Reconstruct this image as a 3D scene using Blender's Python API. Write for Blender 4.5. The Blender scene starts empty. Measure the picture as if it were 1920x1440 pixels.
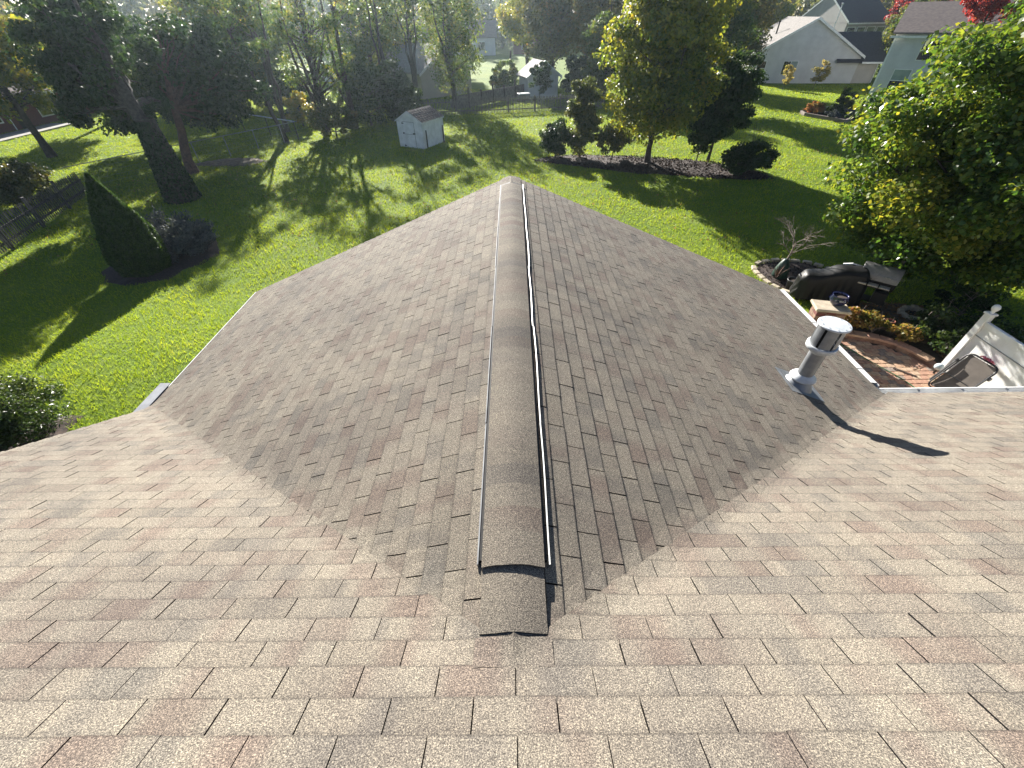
import bpy, math, random
import numpy as np
from mathutils import Matrix, Vector

# ------------------------------------------------------------------ camera, sky, sun, exposure
sc = bpy.context.scene
COL = sc.collection
HC = 6.6                                   # camera height above the lawn
FW = Vector((-0.00625331, 0.74396216, -0.66819249))
RT = Vector((0.99992685, -0.00226617, -0.01188101))
UP = Vector((0.01035326, 0.6682179, 0.74389357))
cam_data = bpy.data.cameras.new("camera")
cam_data.sensor_width = 36.0
cam_data.lens = 768.68 / 1920 * 36.0
cam_data.clip_start = 0.05
cam_data.clip_end = 2000
cam = bpy.data.objects.new("camera", cam_data)
COL.objects.link(cam)
cam.matrix_world = Matrix(((RT.x, UP.x, -FW.x, 0), (RT.y, UP.y, -FW.y, 0), (RT.z, UP.z, -FW.z, HC), (0, 0, 0, 1)))
sc.camera = cam

SUN_AZ, SUN_EL = math.radians(-16.5), math.radians(21.5)      # azimuth from +Y towards +X
world = bpy.data.worlds.new("World")
sc.world = world
world.use_nodes = True
wn = world.node_tree
bg = wn.nodes["Background"]
sky = wn.nodes.new("ShaderNodeTexSky")
sky.sky_type = 'NISHITA'
sky.sun_disc = False
sky.sun_elevation = SUN_EL
sky.sun_rotation = SUN_AZ
sky.air_density = 0.62
sky.dust_density = 0.4
wn.links.new(sky.outputs[0], bg.inputs[0])
bg.inputs[1].default_value = 0.05

sun_data = bpy.data.lights.new("sun", 'SUN')
sun_data.energy = 5.0
sun_data.angle = math.radians(0.55)
sun_data.color = (1.0, 0.95, 0.87)
sun = bpy.data.objects.new("sun", sun_data)
COL.objects.link(sun)
SDIR = Vector((math.sin(SUN_AZ) * math.cos(SUN_EL), math.cos(SUN_AZ) * math.cos(SUN_EL), math.sin(SUN_EL)))
sun.rotation_euler = (-SDIR).to_track_quat('-Z', 'Y').to_euler()
sun.location = (-10, 20, 30)

sc.view_settings.view_transform = 'Standard'
sc.view_settings.look = 'None'
sc.view_settings.gamma = 1.0
sc.view_settings.exposure = 1.75
sc.view_settings.use_curve_mapping = False
sc.cycles.max_bounces = 8
sc.cycles.transparent_max_bounces = 8
sc.cycles.use_denoising = True
sc.cycles.sample_clamp_indirect = 6

RNG = np.random.default_rng(7)
random.seed(7)


# ------------------------------------------------------------------ helpers
def tag(o, label=None, cat=None, group=None, kind=None):
    if label: o['label'] = label
    if cat: o['category'] = cat
    if group: o['group'] = group
    if kind: o['kind'] = kind
    return o


def thing(name, label, cat, loc=(0, 0, 0), rz=0.0, group=None):
    o = bpy.data.objects.new(name, None)
    COL.objects.link(o)
    o.empty_display_size = 0.2
    o.location = loc
    o.rotation_euler = (0, 0, rz)
    return tag(o, label, cat, group)


def link(name, me, parent=None, loc=None):
    o = bpy.data.objects.new(name, me)
    COL.objects.link(o)
    if parent is not None:
        o.parent = parent
    if loc is not None:
        o.location = loc
    return o


def copy_tree(o, parent=None):
    c = o.copy()
    COL.objects.link(c)
    if parent is not None:
        c.parent = parent
    for ch in list(o.children):
        copy_tree(ch, c)
    return c


class MB:
    """collects polygons; build() links them as one mesh object"""
    def __init__(s):
        s.v, s.f, s.m, s.uv = [], [], [], []

    def poly(s, pts, m=0):
        i = len(s.v)
        s.v.extend([tuple(q) for q in pts])
        s.f.append(tuple(range(i, i + len(pts))))
        s.m.append(m)

    def faces(s, vs, fs, m=0):
        i = len(s.v)
        s.v.extend([tuple(q) for q in vs])
        for f in fs:
            s.f.append(tuple(k + i for k in f))
            s.m.append(m)

    def box(s, x0, x1, y0, y1, z0, z1, m=0, bev=0.0):
        if bev <= 0:
            vs = [(x0, y0, z0), (x1, y0, z0), (x1, y1, z0), (x0, y1, z0), (x0, y0, z1), (x1, y0, z1), (x1, y1, z1), (x0, y1, z1)]
            s.faces(vs, [(3, 2, 1, 0), (4, 5, 6, 7), (0, 1, 5, 4), (1, 2, 6, 5), (2, 3, 7, 6), (3, 0, 4, 7)], m)
        else:
            b = bev
            vs = [(x0, y0, z0), (x1, y0, z0), (x1, y1, z0), (x0, y1, z0),
                  (x0, y0, z1 - b), (x1, y0, z1 - b), (x1, y1, z1 - b), (x0, y1, z1 - b),
                  (x0 + b, y0 + b, z1), (x1 - b, y0 + b, z1), (x1 - b, y1 - b, z1), (x0 + b, y1 - b, z1)]
            s.faces(vs, [(3, 2, 1, 0), (0, 1, 5, 4), (1, 2, 6, 5), (2, 3, 7, 6), (3, 0, 4, 7),
                         (4, 5, 9, 8), (5, 6, 10, 9), (6, 7, 11, 10), (7, 4, 8, 11), (8, 9, 10, 11)], m)

    def obox(s, c, ax, ay, az, m=0):
        """oriented box: centre, three half-axis vectors"""
        c, ax, ay, az = map(np.array, (c, ax, ay, az))
        vs = [c + i * ax + j * ay + k * az for k in (-1, 1) for (i, j) in ((-1, -1), (1, -1), (1, 1), (-1, 1))]
        s.faces(vs, [(3, 2, 1, 0), (4, 5, 6, 7), (0, 1, 5, 4), (1, 2, 6, 5), (2, 3, 7, 6), (3, 0, 4, 7)], m)

    def tube(s, pts, rad, n=8, m=0, cap=True):
        pts = [np.array(q, float) for q in pts]
        if not hasattr(rad, '__len__'):
            rad = [rad] * len(pts)
        i0 = len(s.v)
        for k, q in enumerate(pts):
            d = pts[min(k + 1, len(pts) - 1)] - pts[max(k - 1, 0)]
            d = d / (np.linalg.norm(d) + 1e-9)
            a = np.array([1.0, 0, 0]) if abs(d[0]) < 0.8 else np.array([0, 1.0, 0])
            u = np.cross(d, a); u /= np.linalg.norm(u)
            w = np.cross(d, u)
            for j in range(n):
                t = 2 * math.pi * j / n
                s.v.append(tuple(q + rad[k] * (math.cos(t) * u + math.sin(t) * w)))
        for k in range(len(pts) - 1):
            for j in range(n):
                j2 = (j + 1) % n
                s.f.append((i0 + k * n + j, i0 + k * n + j2, i0 + (k + 1) * n + j2, i0 + (k + 1) * n + j)); s.m.append(m)
        if cap:
            s.f.append(tuple(i0 + j for j in reversed(range(n)))); s.m.append(m)
            e = i0 + (len(pts) - 1) * n
            s.f.append(tuple(e + j for j in range(n))); s.m.append(m)

    def lathe(s, prof, c=(0, 0, 0), n=24, m=0, cap_top=True, cap_bot=True):
        i0 = len(s.v)
        for (r, z) in prof:
            for j in range(n):
                t = 2 * math.pi * j / n
                s.v.append((c[0] + r * math.cos(t), c[1] + r * math.sin(t), c[2] + z))
        for k in range(len(prof) - 1):
            for j in range(n):
                j2 = (j + 1) % n
                s.f.append((i0 + k * n + j, i0 + k * n + j2, i0 + (k + 1) * n + j2, i0 + (k + 1) * n + j)); s.m.append(m)
        if cap_bot:
            s.f.append(tuple(i0 + j for j in reversed(range(n)))); s.m.append(m)
        if cap_top:
            e = i0 + (len(prof) - 1) * n
            s.f.append(tuple(e + j for j in range(n))); s.m.append(m)

    def mesh(s, name, mats, smooth=False):
        me = bpy.data.meshes.new(name)
        me.from_pydata(s.v, [], s.f)
        if not isinstance(mats, (list, tuple)):
            mats = [mats]
        for mt in mats:
            me.materials.append(mt)
        if len(mats) > 1:
            me.polygons.foreach_set('material_index', s.m)
        if smooth:
            me.polygons.foreach_set('use_smooth', [True] * len(me.polygons))
        me.update()
        return me

    def build(s, name, mats, parent=None, loc=None, smooth=False):
        return link(name, s.mesh(name, mats, smooth), parent, loc)


def np_mesh(name, V, F, mat, tone=None, smooth=False):
    """fast mesh from numpy arrays; F is (n,k); tone: one float per face"""
    me = bpy.data.meshes.new(name)
    n, k = F.shape
    me.vertices.add(len(V)); me.vertices.foreach_set('co', np.ascontiguousarray(V, np.float32).ravel())
    me.loops.add(n * k); me.loops.foreach_set('vertex_index', np.ascontiguousarray(F, np.int32).ravel())
    me.polygons.add(n)
    me.polygons.foreach_set('loop_start', np.arange(0, n * k, k, dtype=np.int32))
    me.update(calc_edges=True)
    me.materials.append(mat)
    if tone is not None:
        a = me.attributes.new('tone', 'FLOAT', 'FACE')
        a.data.foreach_set('value', np.ascontiguousarray(tone, np.float32))
    if smooth:
        me.polygons.foreach_set('use_smooth', np.ones(n, bool))
    me.validate()
    return me


# ------------------------------------------------------------------ materials
class NT:
    def __init__(s, name):
        s.mat = bpy.data.materials.new(name)
        s.mat.use_nodes = True
        s.t = s.mat.node_tree
        s.b = s.t.nodes['Principled BSDF']
        s.out = s.t.nodes['Material Output']
        s.co = None

    def n(s, typ, **kw):
        o = s.t.nodes.new(typ)
        for k, v in kw.items():
            setattr(o, k, v)
        return o

    def l(s, a, b):
        s.t.links.new(a, b)

    def coord(s):
        if s.co is None:
            s.co = s.n('ShaderNodeNewGeometry').outputs['Position']
        return s.co

    def noise(s, scale, detail=3, rough=0.55, vec=None, dim='3D'):
        o = s.n('ShaderNodeTexNoise', noise_dimensions=dim)
        o.inputs['Scale'].default_value = scale
        o.inputs['Detail'].default_value = detail
        o.inputs['Roughness'].default_value = rough
        s.l(vec if vec is not None else s.coord(), o.inputs['Vector'])
        return o.outputs['Fac']

    def ramp(s, fac, stops, interp='LINEAR'):
        o = s.n('ShaderNodeValToRGB')
        o.color_ramp.interpolation = interp
        e = o.color_ramp.elements
        while len(e) < len(stops):
            e.new(0.5)
        for i, (p, c) in enumerate(stops):
            e[i].position = p
            e[i].color = (*c, 1) if len(c) == 3 else c
        s.l(fac, o.inputs['Fac'])
        return o.outputs['Color']

    def mix(s, fac, a, b, mode='MIX'):
        o = s.n('ShaderNodeMix', data_type='RGBA', blend_type=mode)
        for inp, v in ((o.inputs[0], fac), (o.inputs[6], a), (o.inputs[7], b)):
            if hasattr(v, 'links') or hasattr(v, 'is_linked'):
                s.l(v, inp)
            elif isinstance(v, (int, float)):
                inp.default_value = v
            else:
                inp.default_value = (*v, 1)
        return o.outputs[2]

    def bump(s, h, strength=0.3, dist=0.01):
        o = s.n('ShaderNodeBump')
        o.inputs['Strength'].default_value = strength
        o.inputs['Distance'].default_value = dist
        s.l(h, o.inputs['Height'])
        s.l(o.outputs[0], s.b.inputs['Normal'])


def pm(name, c, rough=0.6, c2=None, scale=6.0, metal=0.0, bump=0.0, bscale=None, spec=0.5, contrast=(0.35, 0.65), detail=4):
    """plain surface with a second colour mottled in by noise"""
    m = NT(name)
    m.b.inputs['Roughness'].default_value = rough
    m.b.inputs['Metallic'].default_value = metal
    m.b.inputs['Specular IOR Level'].default_value = spec
    if c2 is None:
        c2 = tuple(x * 0.72 for x in c)
    f = m.noise(scale, detail)
    m.l(m.ramp(f, [(contrast[0], c2), (contrast[1], c)]), m.b.inputs['Base Color'])
    if bump:
        m.bump(m.noise(bscale or scale * 6, 3), bump, 0.01)
    return m.mat


def leaf_mat(name, cols, trans=0.45, rough=0.42, spec=0.35, gain=2.1):
    """leaves: reflected + transmitted light, colour from the per-leaf tone"""
    m = NT(name)
    a = m.n('ShaderNodeAttribute', attribute_name='tone')
    stops = [(i / (len(cols) - 1), c) for i, c in enumerate(cols)]
    col = m.ramp(a.outputs['Fac'], stops)
    m.l(col, m.b.inputs['Base Color'])
    m.b.inputs['Roughness'].default_value = rough
    m.b.inputs['Specular IOR Level'].default_value = spec
    tr = m.n('ShaderNodeBsdfTranslucent')
    tc = m.mix(1.0, col, (gain * 1.15, gain, gain * 0.55), 'MULTIPLY')
    m.l(tc, tr.inputs['Color'])
    mx = m.n('ShaderNodeMixShader')
    mx.inputs[0].default_value = trans
    m.l(m.b.outputs[0], mx.inputs[1])
    m.l(tr.outputs[0], mx.inputs[2])
    m.l(mx.outputs[0], m.out.inputs['Surface'])
    return m.mat


def siding_mat(name, c, pitch=0.11, c2=None):
    """lapped boards too far away to be built one by one: fine relief"""
    m = NT(name)
    sep = m.n('ShaderNodeSeparateXYZ')
    m.l(m.coord(), sep.inputs[0])
    mul = m.n('ShaderNodeMath', operation='MULTIPLY'); mul.inputs[1].default_value = 1.0 / pitch
    m.l(sep.outputs['Z'], mul.inputs[0])
    fr = m.n('ShaderNodeMath', operation='FRACT')
    m.l(mul.outputs[0], fr.inputs[0])
    inv = m.n('ShaderNodeMath', operation='SUBTRACT'); inv.inputs[0].default_value = 1.0
    m.l(fr.outputs[0], inv.inputs[1])
    m.bump(inv.outputs[0], 0.9, 0.02)
    m.l(m.ramp(m.noise(1.3, 5), [(0.3, c2 or tuple(x * 0.84 for x in c)), (0.7, c)]), m.b.inputs['Base Color'])
    m.b.inputs['Roughness'].default_value = 0.55
    return m.mat


def make_shingle_mat():
    m = NT("asphalt_shingle")
    uv = m.n('ShaderNodeAttribute', attribute_name='run')          # x: metres along the course, y: course number
    blend = m.n('ShaderNodeTexNoise', noise_dimensions='2D')
    blend.inputs['Scale'].default_value = 1.0
    blend.inputs['Detail'].default_value = 1.5
    sc_ = m.n('ShaderNodeVectorMath', operation='MULTIPLY')
    sc_.inputs[1].default_value = (2.9, 7.31, 1.0)
    m.l(uv.outputs['Vector'], sc_.inputs[0])
    m.l(sc_.outputs[0], blend.inputs['Vector'])
    base = m.ramp(blend.outputs['Fac'], [(0.24, (0.145, 0.117, 0.100)), (0.36, (0.158, 0.133, 0.113)), (0.44, (0.176, 0.156, 0.131)),
                                         (0.56, (0.187, 0.168, 0.140)), (0.64, (0.154, 0.139, 0.120)), (0.75, (0.135, 0.124, 0.109))])
    gr = m.noise(215.0, 3, 0.75)
    gcol = m.ramp(gr, [(0.31, (0.12, 0.12, 0.13)), (0.43, (0.52, 0.51, 0.51)), (0.52, (1.0, 1.0, 1.0)), (0.58, (1.68, 1.65, 1.57)), (0.69, (3.3, 3.2, 2.8))])
    c1 = m.mix(0.92, base, gcol, 'MULTIPLY')
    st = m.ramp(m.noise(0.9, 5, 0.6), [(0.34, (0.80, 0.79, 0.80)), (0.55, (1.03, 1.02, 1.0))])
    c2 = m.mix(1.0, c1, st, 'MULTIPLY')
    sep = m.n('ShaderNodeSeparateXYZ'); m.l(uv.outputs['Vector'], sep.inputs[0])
    half = m.n('ShaderNodeMath', operation='MULTIPLY'); half.inputs[1].default_value = 0.5
    m.l(sep.outputs['Z'], half.inputs[0])
    fl = m.n('ShaderNodeMath', operation='FLOOR'); m.l(half.outputs[0], fl.inputs[0])
    wn_ = m.n('ShaderNodeTexWhiteNoise', noise_dimensions='1D'); m.l(fl.outputs[0], wn_.inputs['W'])
    tv_ = m.ramp(wn_.outputs['Value'], [(0.0, (0.90, 0.895, 0.89)), (0.5, (1.0, 1.0, 1.0)), (1.0, (1.09, 1.085, 1.07))])
    c2 = m.mix(1.0, c2, tv_, 'MULTIPLY')
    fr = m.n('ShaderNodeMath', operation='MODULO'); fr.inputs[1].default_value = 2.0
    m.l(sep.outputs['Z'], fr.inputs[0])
    lap_shade_wear = m.ramp(fr.outputs[0], [(0.0, (0.72, 0.72, 0.73)), (0.20, (0.86, 0.86, 0.87)), (0.34, (1, 1, 1)), (0.94, (1, 1, 1)), (0.985, (0.62, 0.62, 0.63))])  # shade and dirt painted under the upper lap, worn granules at the butt
    c2 = m.mix(1.0, c2, lap_shade_wear, 'MULTIPLY')
    m.l(c2, m.b.inputs['Base Color'])
    m.b.inputs['Roughness'].default_value = 0.93
    m.b.inputs['Specular IOR Level'].default_value = 0.25
    m.bump(gr, 0.8, 0.004)
    return m.mat


def make_lawn_mat():
    m = NT("lawn_turf")
    f = m.noise(0.35, 6, 0.62)
    a = m.ramp(f, [(0.30, (0.100, 0.165, 0.018)), (0.5, (0.140, 0.210, 0.022)), (0.70, (0.190, 0.240, 0.034))])
    g = m.ramp(m.noise(9.0, 4, 0.7), [(0.3, (0.55, 0.6, 0.5)), (0.7, (1.3, 1.25, 1.2))])
    m.l(m.mix(0.9, a, g, 'MULTIPLY'), m.b.inputs['Base Color'])
    m.b.inputs['Roughness'].default_value = 0.9
    m.b.inputs['Specular IOR Level'].default_value = 0.15
    m.bump(m.noise(14.0, 5, 0.7), 1.0, 0.06)
    return m.mat


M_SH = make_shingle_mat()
M_EDGE = pm("shingle_cut_edge", (0.022, 0.021, 0.021), 0.95, (0.012, 0.012, 0.012), 40, spec=0.1)
M_LAWN = make_lawn_mat()
M_GRASS = leaf_mat("grass_blade", [(0.100, 0.175, 0.012), (0.175, 0.265, 0.018), (0.240, 0.310, 0.026), (0.320, 0.330, 0.080)], 0.5, 0.5, 0.25, 1.6)
M_MULCH = pm("bark_mulch", (0.060, 0.037, 0.028), 0.95, (0.016, 0.011, 0.009), 16, bump=0.9, bscale=30)
M_DIRT = pm("bare_soil", (0.23, 0.185, 0.13), 0.95, (0.10, 0.075, 0.05), 7, bump=0.8, bscale=24)
M_WHITE = pm("white_metal_trim", (0.80, 0.80, 0.78), 0.42, (0.66, 0.66, 0.65), 5)
M_WHITEP = pm("white_paint_wood", (0.80, 0.81, 0.82), 0.6, (0.62, 0.63, 0.63), 2.5, bump=0.15)
M_VINYL = pm("white_vinyl", (0.82, 0.82, 0.81), 0.45, (0.68, 0.67, 0.63), 2.2)
M_GREYMETAL = pm("weathered_gutter_metal", (0.34, 0.35, 0.36), 0.5, (0.24, 0.24, 0.25), 8, metal=0.3)
M_GALV = pm("galvanised_steel", (0.34, 0.355, 0.37), 0.45, (0.23, 0.245, 0.26), 7, metal=0.5)
M_GALVTOP = pm("painted_steel_cap", (0.66, 0.69, 0.70), 0.5, (0.52, 0.55, 0.56), 14, metal=0.2)
M_BLACKGAP = pm("black_plastic_mesh", (0.016, 0.016, 0.017), 0.8, (0.008, 0.008, 0.008), 60)
M_BLACK = pm("black_powder_coat", (0.020, 0.020, 0.022), 0.38, (0.012, 0.012, 0.013), 20)
M_COVER = pm("black_grill_cover", (0.008, 0.008, 0.009), 0.5, (0.005, 0.005, 0.006), 5, bump=0.35, bscale=14, spec=0.25)
M_LIDGREY = pm("charcoal_enamel", (0.20, 0.195, 0.19), 0.34, (0.15, 0.147, 0.144), 14)
M_STEEL = pm("brushed_steel", (0.55, 0.55, 0.55), 0.35, (0.40, 0.40, 0.41), 20, metal=0.8)
M_BARK = pm("grey_brown_bark", (0.085, 0.066, 0.052), 0.95, (0.030, 0.024, 0.020), 9, bump=1.0, bscale=22)
M_BARKRED = pm("reddish_bark", (0.150, 0.078, 0.058), 0.95, (0.060, 0.034, 0.028), 9, bump=1.0, bscale=22)
M_BARKPALE = pm("pale_twig_bark", (0.26, 0.21, 0.18), 0.9, (0.14, 0.11, 0.10), 18)
M_FENCE = pm("weathered_fence_wood", (0.215, 0.185, 0.150), 0.9, (0.110, 0.092, 0.076), 5, bump=0.5, bscale=40)
M_FENCEDARK = pm("dark_weathered_fence", (0.120, 0.105, 0.098), 0.9, (0.055, 0.050, 0.048), 5, bump=0.5, bscale=40)
M_TAN = pm("tan_cedar_board", (0.42, 0.30, 0.19), 0.85, (0.28, 0.19, 0.12), 5, bump=0.4, bscale=40)
M_PAVERS = [pm("clay_paver_%s" % n, c, 0.9, c2, 14, bump=0.6, bscale=60) for n, c, c2 in (
    ("tan", (0.47, 0.31, 0.20), (0.35, 0.22, 0.145)), ("rose", (0.43, 0.25, 0.17), (0.31, 0.175, 0.12)),
    ("buff", (0.50, 0.365, 0.25), (0.38, 0.26, 0.175)), ("grey", (0.285, 0.225, 0.185), (0.19, 0.15, 0.125)))]
M_JOINT = pm("sandy_joint", (0.085, 0.068, 0.050), 0.95, (0.045, 0.036, 0.028), 20)
M_STONE = pm("cream_cast_stone", (0.50, 0.43, 0.32), 0.85, (0.36, 0.30, 0.22), 6, bump=0.5, bscale=40)
M_WALLBRICK = [pm("wall_block_%s" % n, c, 0.92, c2, 10, bump=0.6, bscale=50) for n, c, c2 in (
    ("brown", (0.23, 0.125, 0.090), (0.14, 0.078, 0.058)), ("tan", (0.31, 0.20, 0.14), (0.20, 0.125, 0.09)))]
M_BLUEPOT = pm("cobalt_glaze", (0.008, 0.012, 0.060), 0.08, (0.004, 0.006, 0.034), 6, spec=0.8)
M_TERRA = pm("terracotta_pot", (0.36, 0.12, 0.07), 0.8, (0.25, 0.08, 0.05), 8)
M_NURSERY = pm("black_nursery_pot", (0.025, 0.026, 0.027), 0.5, (0.015, 0.015, 0.016), 12)
M_SOIL = pm("potting_soil", (0.060, 0.040, 0.028), 0.95, (0.030, 0.020, 0.015), 30, bump=0.8, bscale=60)
M_BAG = pm("dark_green_tree_bag", (0.014, 0.050, 0.034), 0.5, (0.008, 0.028, 0.020), 5, bump=0.4, bscale=10)
M_HOSE = pm("green_garden_hose", (0.060, 0.20, 0.085), 0.45, (0.040, 0.14, 0.060), 10)
M_SLING = pm("taupe_mesh_sling", (0.150, 0.128, 0.110), 0.85, (0.115, 0.098, 0.085), 8, bump=0.3, bscale=150)
M_PINK = pm("pink_cloth", (0.62, 0.16, 0.24), 0.85, (0.45, 0.10, 0.17), 20, bump=0.5, bscale=40)
M_LAMPGLASS = pm("pale_lamp_glass", (0.62, 0.72, 0.74), 0.12, (0.45, 0.56, 0.60), 10, spec=0.7)
M_GLASS = pm("dark_window_glass", (0.014, 0.018, 0.022), 0.05, (0.010, 0.013, 0.016), 2, spec=0.7)
M_BLIND = pm("window_with_pale_blind", (0.26, 0.33, 0.32), 0.12, (0.16, 0.22, 0.22), 1.2)
M_SIDEW = siding_mat("pale_grey_siding", (0.62, 0.615, 0.60))
M_SIDEB = siding_mat("pale_blue_siding", (0.60, 0.60, 0.585), 0.12)
M_SIDET = siding_mat("beige_siding", (0.50, 0.45, 0.36), 0.14)
M_SIDEC = siding_mat("cream_grey_siding", (0.50, 0.46, 0.41), 0.12)
M_SIDEDIM = siding_mat("dull_cream_siding", (0.33, 0.31, 0.29), 0.13)
M_SIDESHED = siding_mat("pale_shed_board", (0.66, 0.67, 0.69), 0.2)
M_REDBRICK = pm("dark_red_brick", (0.185, 0.060, 0.052), 0.92, (0.105, 0.038, 0.036), 18, bump=0.3, bscale=40)
M_ROOFGREY = pm("grey_roof_shingle", (0.245, 0.225, 0.205), 0.93, (0.150, 0.138, 0.128), 5, bump=0.6, bscale=25)
M_ROOFDARK = pm("charcoal_roof_shingle", (0.050, 0.050, 0.054), 0.93, (0.030, 0.030, 0.033), 6, bump=0.6, bscale=25)
M_ROOFBROWN = pm("brown_roof_shingle", (0.190, 0.148, 0.128), 0.93, (0.125, 0.098, 0.088), 4, bump=0.6, bscale=25)
M_SHEDROOF = pm("mossy_shed_shingle", (0.165, 0.122, 0.105), 0.95, (0.050, 0.040, 0.036), 9, bump=0.8, bscale=22, contrast=(0.4, 0.6))
M_CONC = pm("pale_concrete", (0.36, 0.34, 0.31), 0.9, (0.25, 0.235, 0.215), 4)

L_MAPLE = leaf_mat("maple_leaf", [(0.022, 0.060, 0.012), (0.045, 0.098, 0.016), (0.085, 0.140, 0.020), (0.165, 0.195, 0.026), (0.245, 0.230, 0.030)], 0.45, 0.36, 0.42)
L_YELLOW = leaf_mat("yellowing_maple_leaf", [(0.045, 0.085, 0.014), (0.095, 0.135, 0.020), (0.165, 0.190, 0.026), (0.250, 0.240, 0.030), (0.30, 0.215, 0.030)], 0.46, 0.42, 0.35)
L_DARK = leaf_mat("dark_green_leaf", [(0.012, 0.032, 0.013), (0.020, 0.048, 0.016), (0.034, 0.066, 0.020), (0.060, 0.078, 0.026)], 0.30, 0.55, 0.22)
L_MID = leaf_mat("mid_green_leaf", [(0.022, 0.052, 0.016), (0.040, 0.080, 0.020), (0.070, 0.110, 0.026), (0.150, 0.145, 0.034)], 0.40, 0.55, 0.22)
L_OLIVE = leaf_mat("olive_autumn_leaf", [(0.040, 0.062, 0.020), (0.075, 0.092, 0.028), (0.130, 0.120, 0.036), (0.200, 0.125, 0.045)], 0.42, 0.45, 0.35)
L_WILLOW = leaf_mat("willow_leaf", [(0.030, 0.068, 0.022), (0.055, 0.100, 0.028), (0.105, 0.140, 0.034), (0.220, 0.200, 0.048)], 0.45, 0.55, 0.22)
L_RED = leaf_mat("red_maple_leaf", [(0.110, 0.010, 0.018), (0.190, 0.018, 0.028), (0.280, 0.046, 0.050), (0.32, 0.110, 0.055)], 0.40, 0.45, 0.3)
L_ORANGE = leaf_mat("rust_leaf", [(0.160, 0.055, 0.022), (0.280, 0.100, 0.032), (0.380, 0.170, 0.050)], 0.42, 0.5, 0.3)
L_ARBOR = leaf_mat("arborvitae_spray", [(0.018, 0.044, 0.012), (0.034, 0.074, 0.016), (0.060, 0.105, 0.022)], 0.32, 0.6, 0.2)
L_JUNIPER = leaf_mat("blue_juniper_spray", [(0.045, 0.060, 0.072), (0.075, 0.092, 0.108), (0.120, 0.140, 0.155)], 0.15, 0.6, 0.2)
L_SHRUB = leaf_mat("glossy_shrub_leaf", [(0.018, 0.040, 0.012), (0.036, 0.066, 0.018), (0.070, 0.098, 0.026)], 0.32, 0.36, 0.40)
L_PALE = leaf_mat("pale_yellow_sapling_leaf", [(0.130, 0.140, 0.045), (0.230, 0.210, 0.080), (0.330, 0.270, 0.130)], 0.45, 0.5, 0.3)
L_FERN = leaf_mat("autumn_perennial_leaf", [(0.060, 0.085, 0.020), (0.130, 0.130, 0.034), (0.240, 0.160, 0.055), (0.260, 0.090, 0.050)], 0.42, 0.5, 0.3)
L_LITTER = leaf_mat("dry_litter_leaf", [(0.120, 0.070, 0.034), (0.230, 0.140, 0.070), (0.36, 0.25, 0.14)], 0.2, 0.7, 0.2)
L_MULCHBIT = leaf_mat("mulch_chip", [(0.014, 0.009, 0.007), (0.032, 0.020, 0.015), (0.085, 0.052, 0.040)], 0.05, 0.8, 0.2)

# ------------------------------------------------------------------ the setting: ground
GX, GS, ZR, HM, SM = -0.0163, 0.4065, HC - 1.9792, HC - 1.6886, 0.5778   # gable axis, slope, ridge height; main slope
XL, XR, YE = GX - 5.112, GX + 5.338, 7.374                                # gable eaves and far rake
YV = (HM - ZR) / SM                                                        # where the ridge meets the main slope
YM = 4.39                                                                  # main eave


def gz(x, y):
    """gentle lie of the land"""
    a = np.clip((12.8 - y) / 6.5, 0, 1)
    b = np.clip((-4.6 - x) / 2.5, 0, 1)
    rise = 0.62 * a * a * (3 - 2 * a) * b * b * (3 - 2 * b)      # added rise at the house's left end, shaped to shorten the clipped cone's shadow
    return rise + 0.05 * np.sin(x * 0.21 + 1.0) * np.sin(y * 0.17) * np.clip((np.hypot(x, y) - 14) / 10, 0, 1)


def build_ground():
    a = np.concatenate([np.linspace(-700, -60, 12), np.linspace(-56, 56, 90), np.linspace(60, 700, 12)])
    b = np.concatenate([np.linspace(-300, -20, 8), np.linspace(-18, 80, 80), np.linspace(85, 900, 16)])
    X, Y = np.meshgrid(a, b)
    V = np.stack([X.ravel(), Y.ravel(), gz(X, Y).ravel()], 1)
    nx, ny = len(a), len(b)
    i = (np.arange(ny - 1)[:, None] * nx + np.arange(nx - 1)[None, :]).ravel()
    F = np.stack([i, i + 1, i + nx + 1, i + nx], 1)
    o = link("ground", np_mesh("ground", V, F, M_LAWN, smooth=True))
    tag(o, "mown green back lawn", None, kind='structure')


build_ground()


def blob_sheet(name, pts, z, mat, label, sub=6, jitter=0.12, dome=0.0, seed=0):
    """ground patch with a wandering outline"""
    r = np.random.default_rng(seed)
    P = []
    n = len(pts)
    for k in range(n):
        p0, p1, p2, p3 = (np.array(pts[(k + q) % n], float) for q in (-1, 0, 1, 2))
        for s in range(sub):
            t = s / sub
            q = 0.5 * ((2 * p1) + (-p0 + p2) * t + (2 * p0 - 5 * p1 + 4 * p2 - p3) * t * t + (-p0 + 3 * p1 - 3 * p2 + p3) * t ** 3)
            P.append(q + r.normal(0, jitter, 2))
    P = np.array(P)
    c = P.mean(0)
    m = MB()
    rings = [1.0, 0.92, 0.6, 0.25]
    for ri, s in enumerate(rings):
        for q in P:
            w = c + (q - c) * s
            zz = gz(w[0], w[1]) + z + dome * (1 - s) - (0.05 if ri == 0 else 0)
            m.v.append((w[0], w[1], float(zz)))
    N = len(P)
    for ri in range(len(rings) - 1):
        for j in range(N):
            j2 = (j + 1) % N
            m.f.append((ri * N + j, ri * N + j2, (ri + 1) * N + j2, (ri + 1) * N + j)); m.m.append(0)
    m.f.append(tuple((len(rings) - 1) * N + j for j in range(N))); m.m.append(0)
    o = m.build(name, mat, smooth=True)
    tag(o, label, None, kind='structure')
    return P


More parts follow.
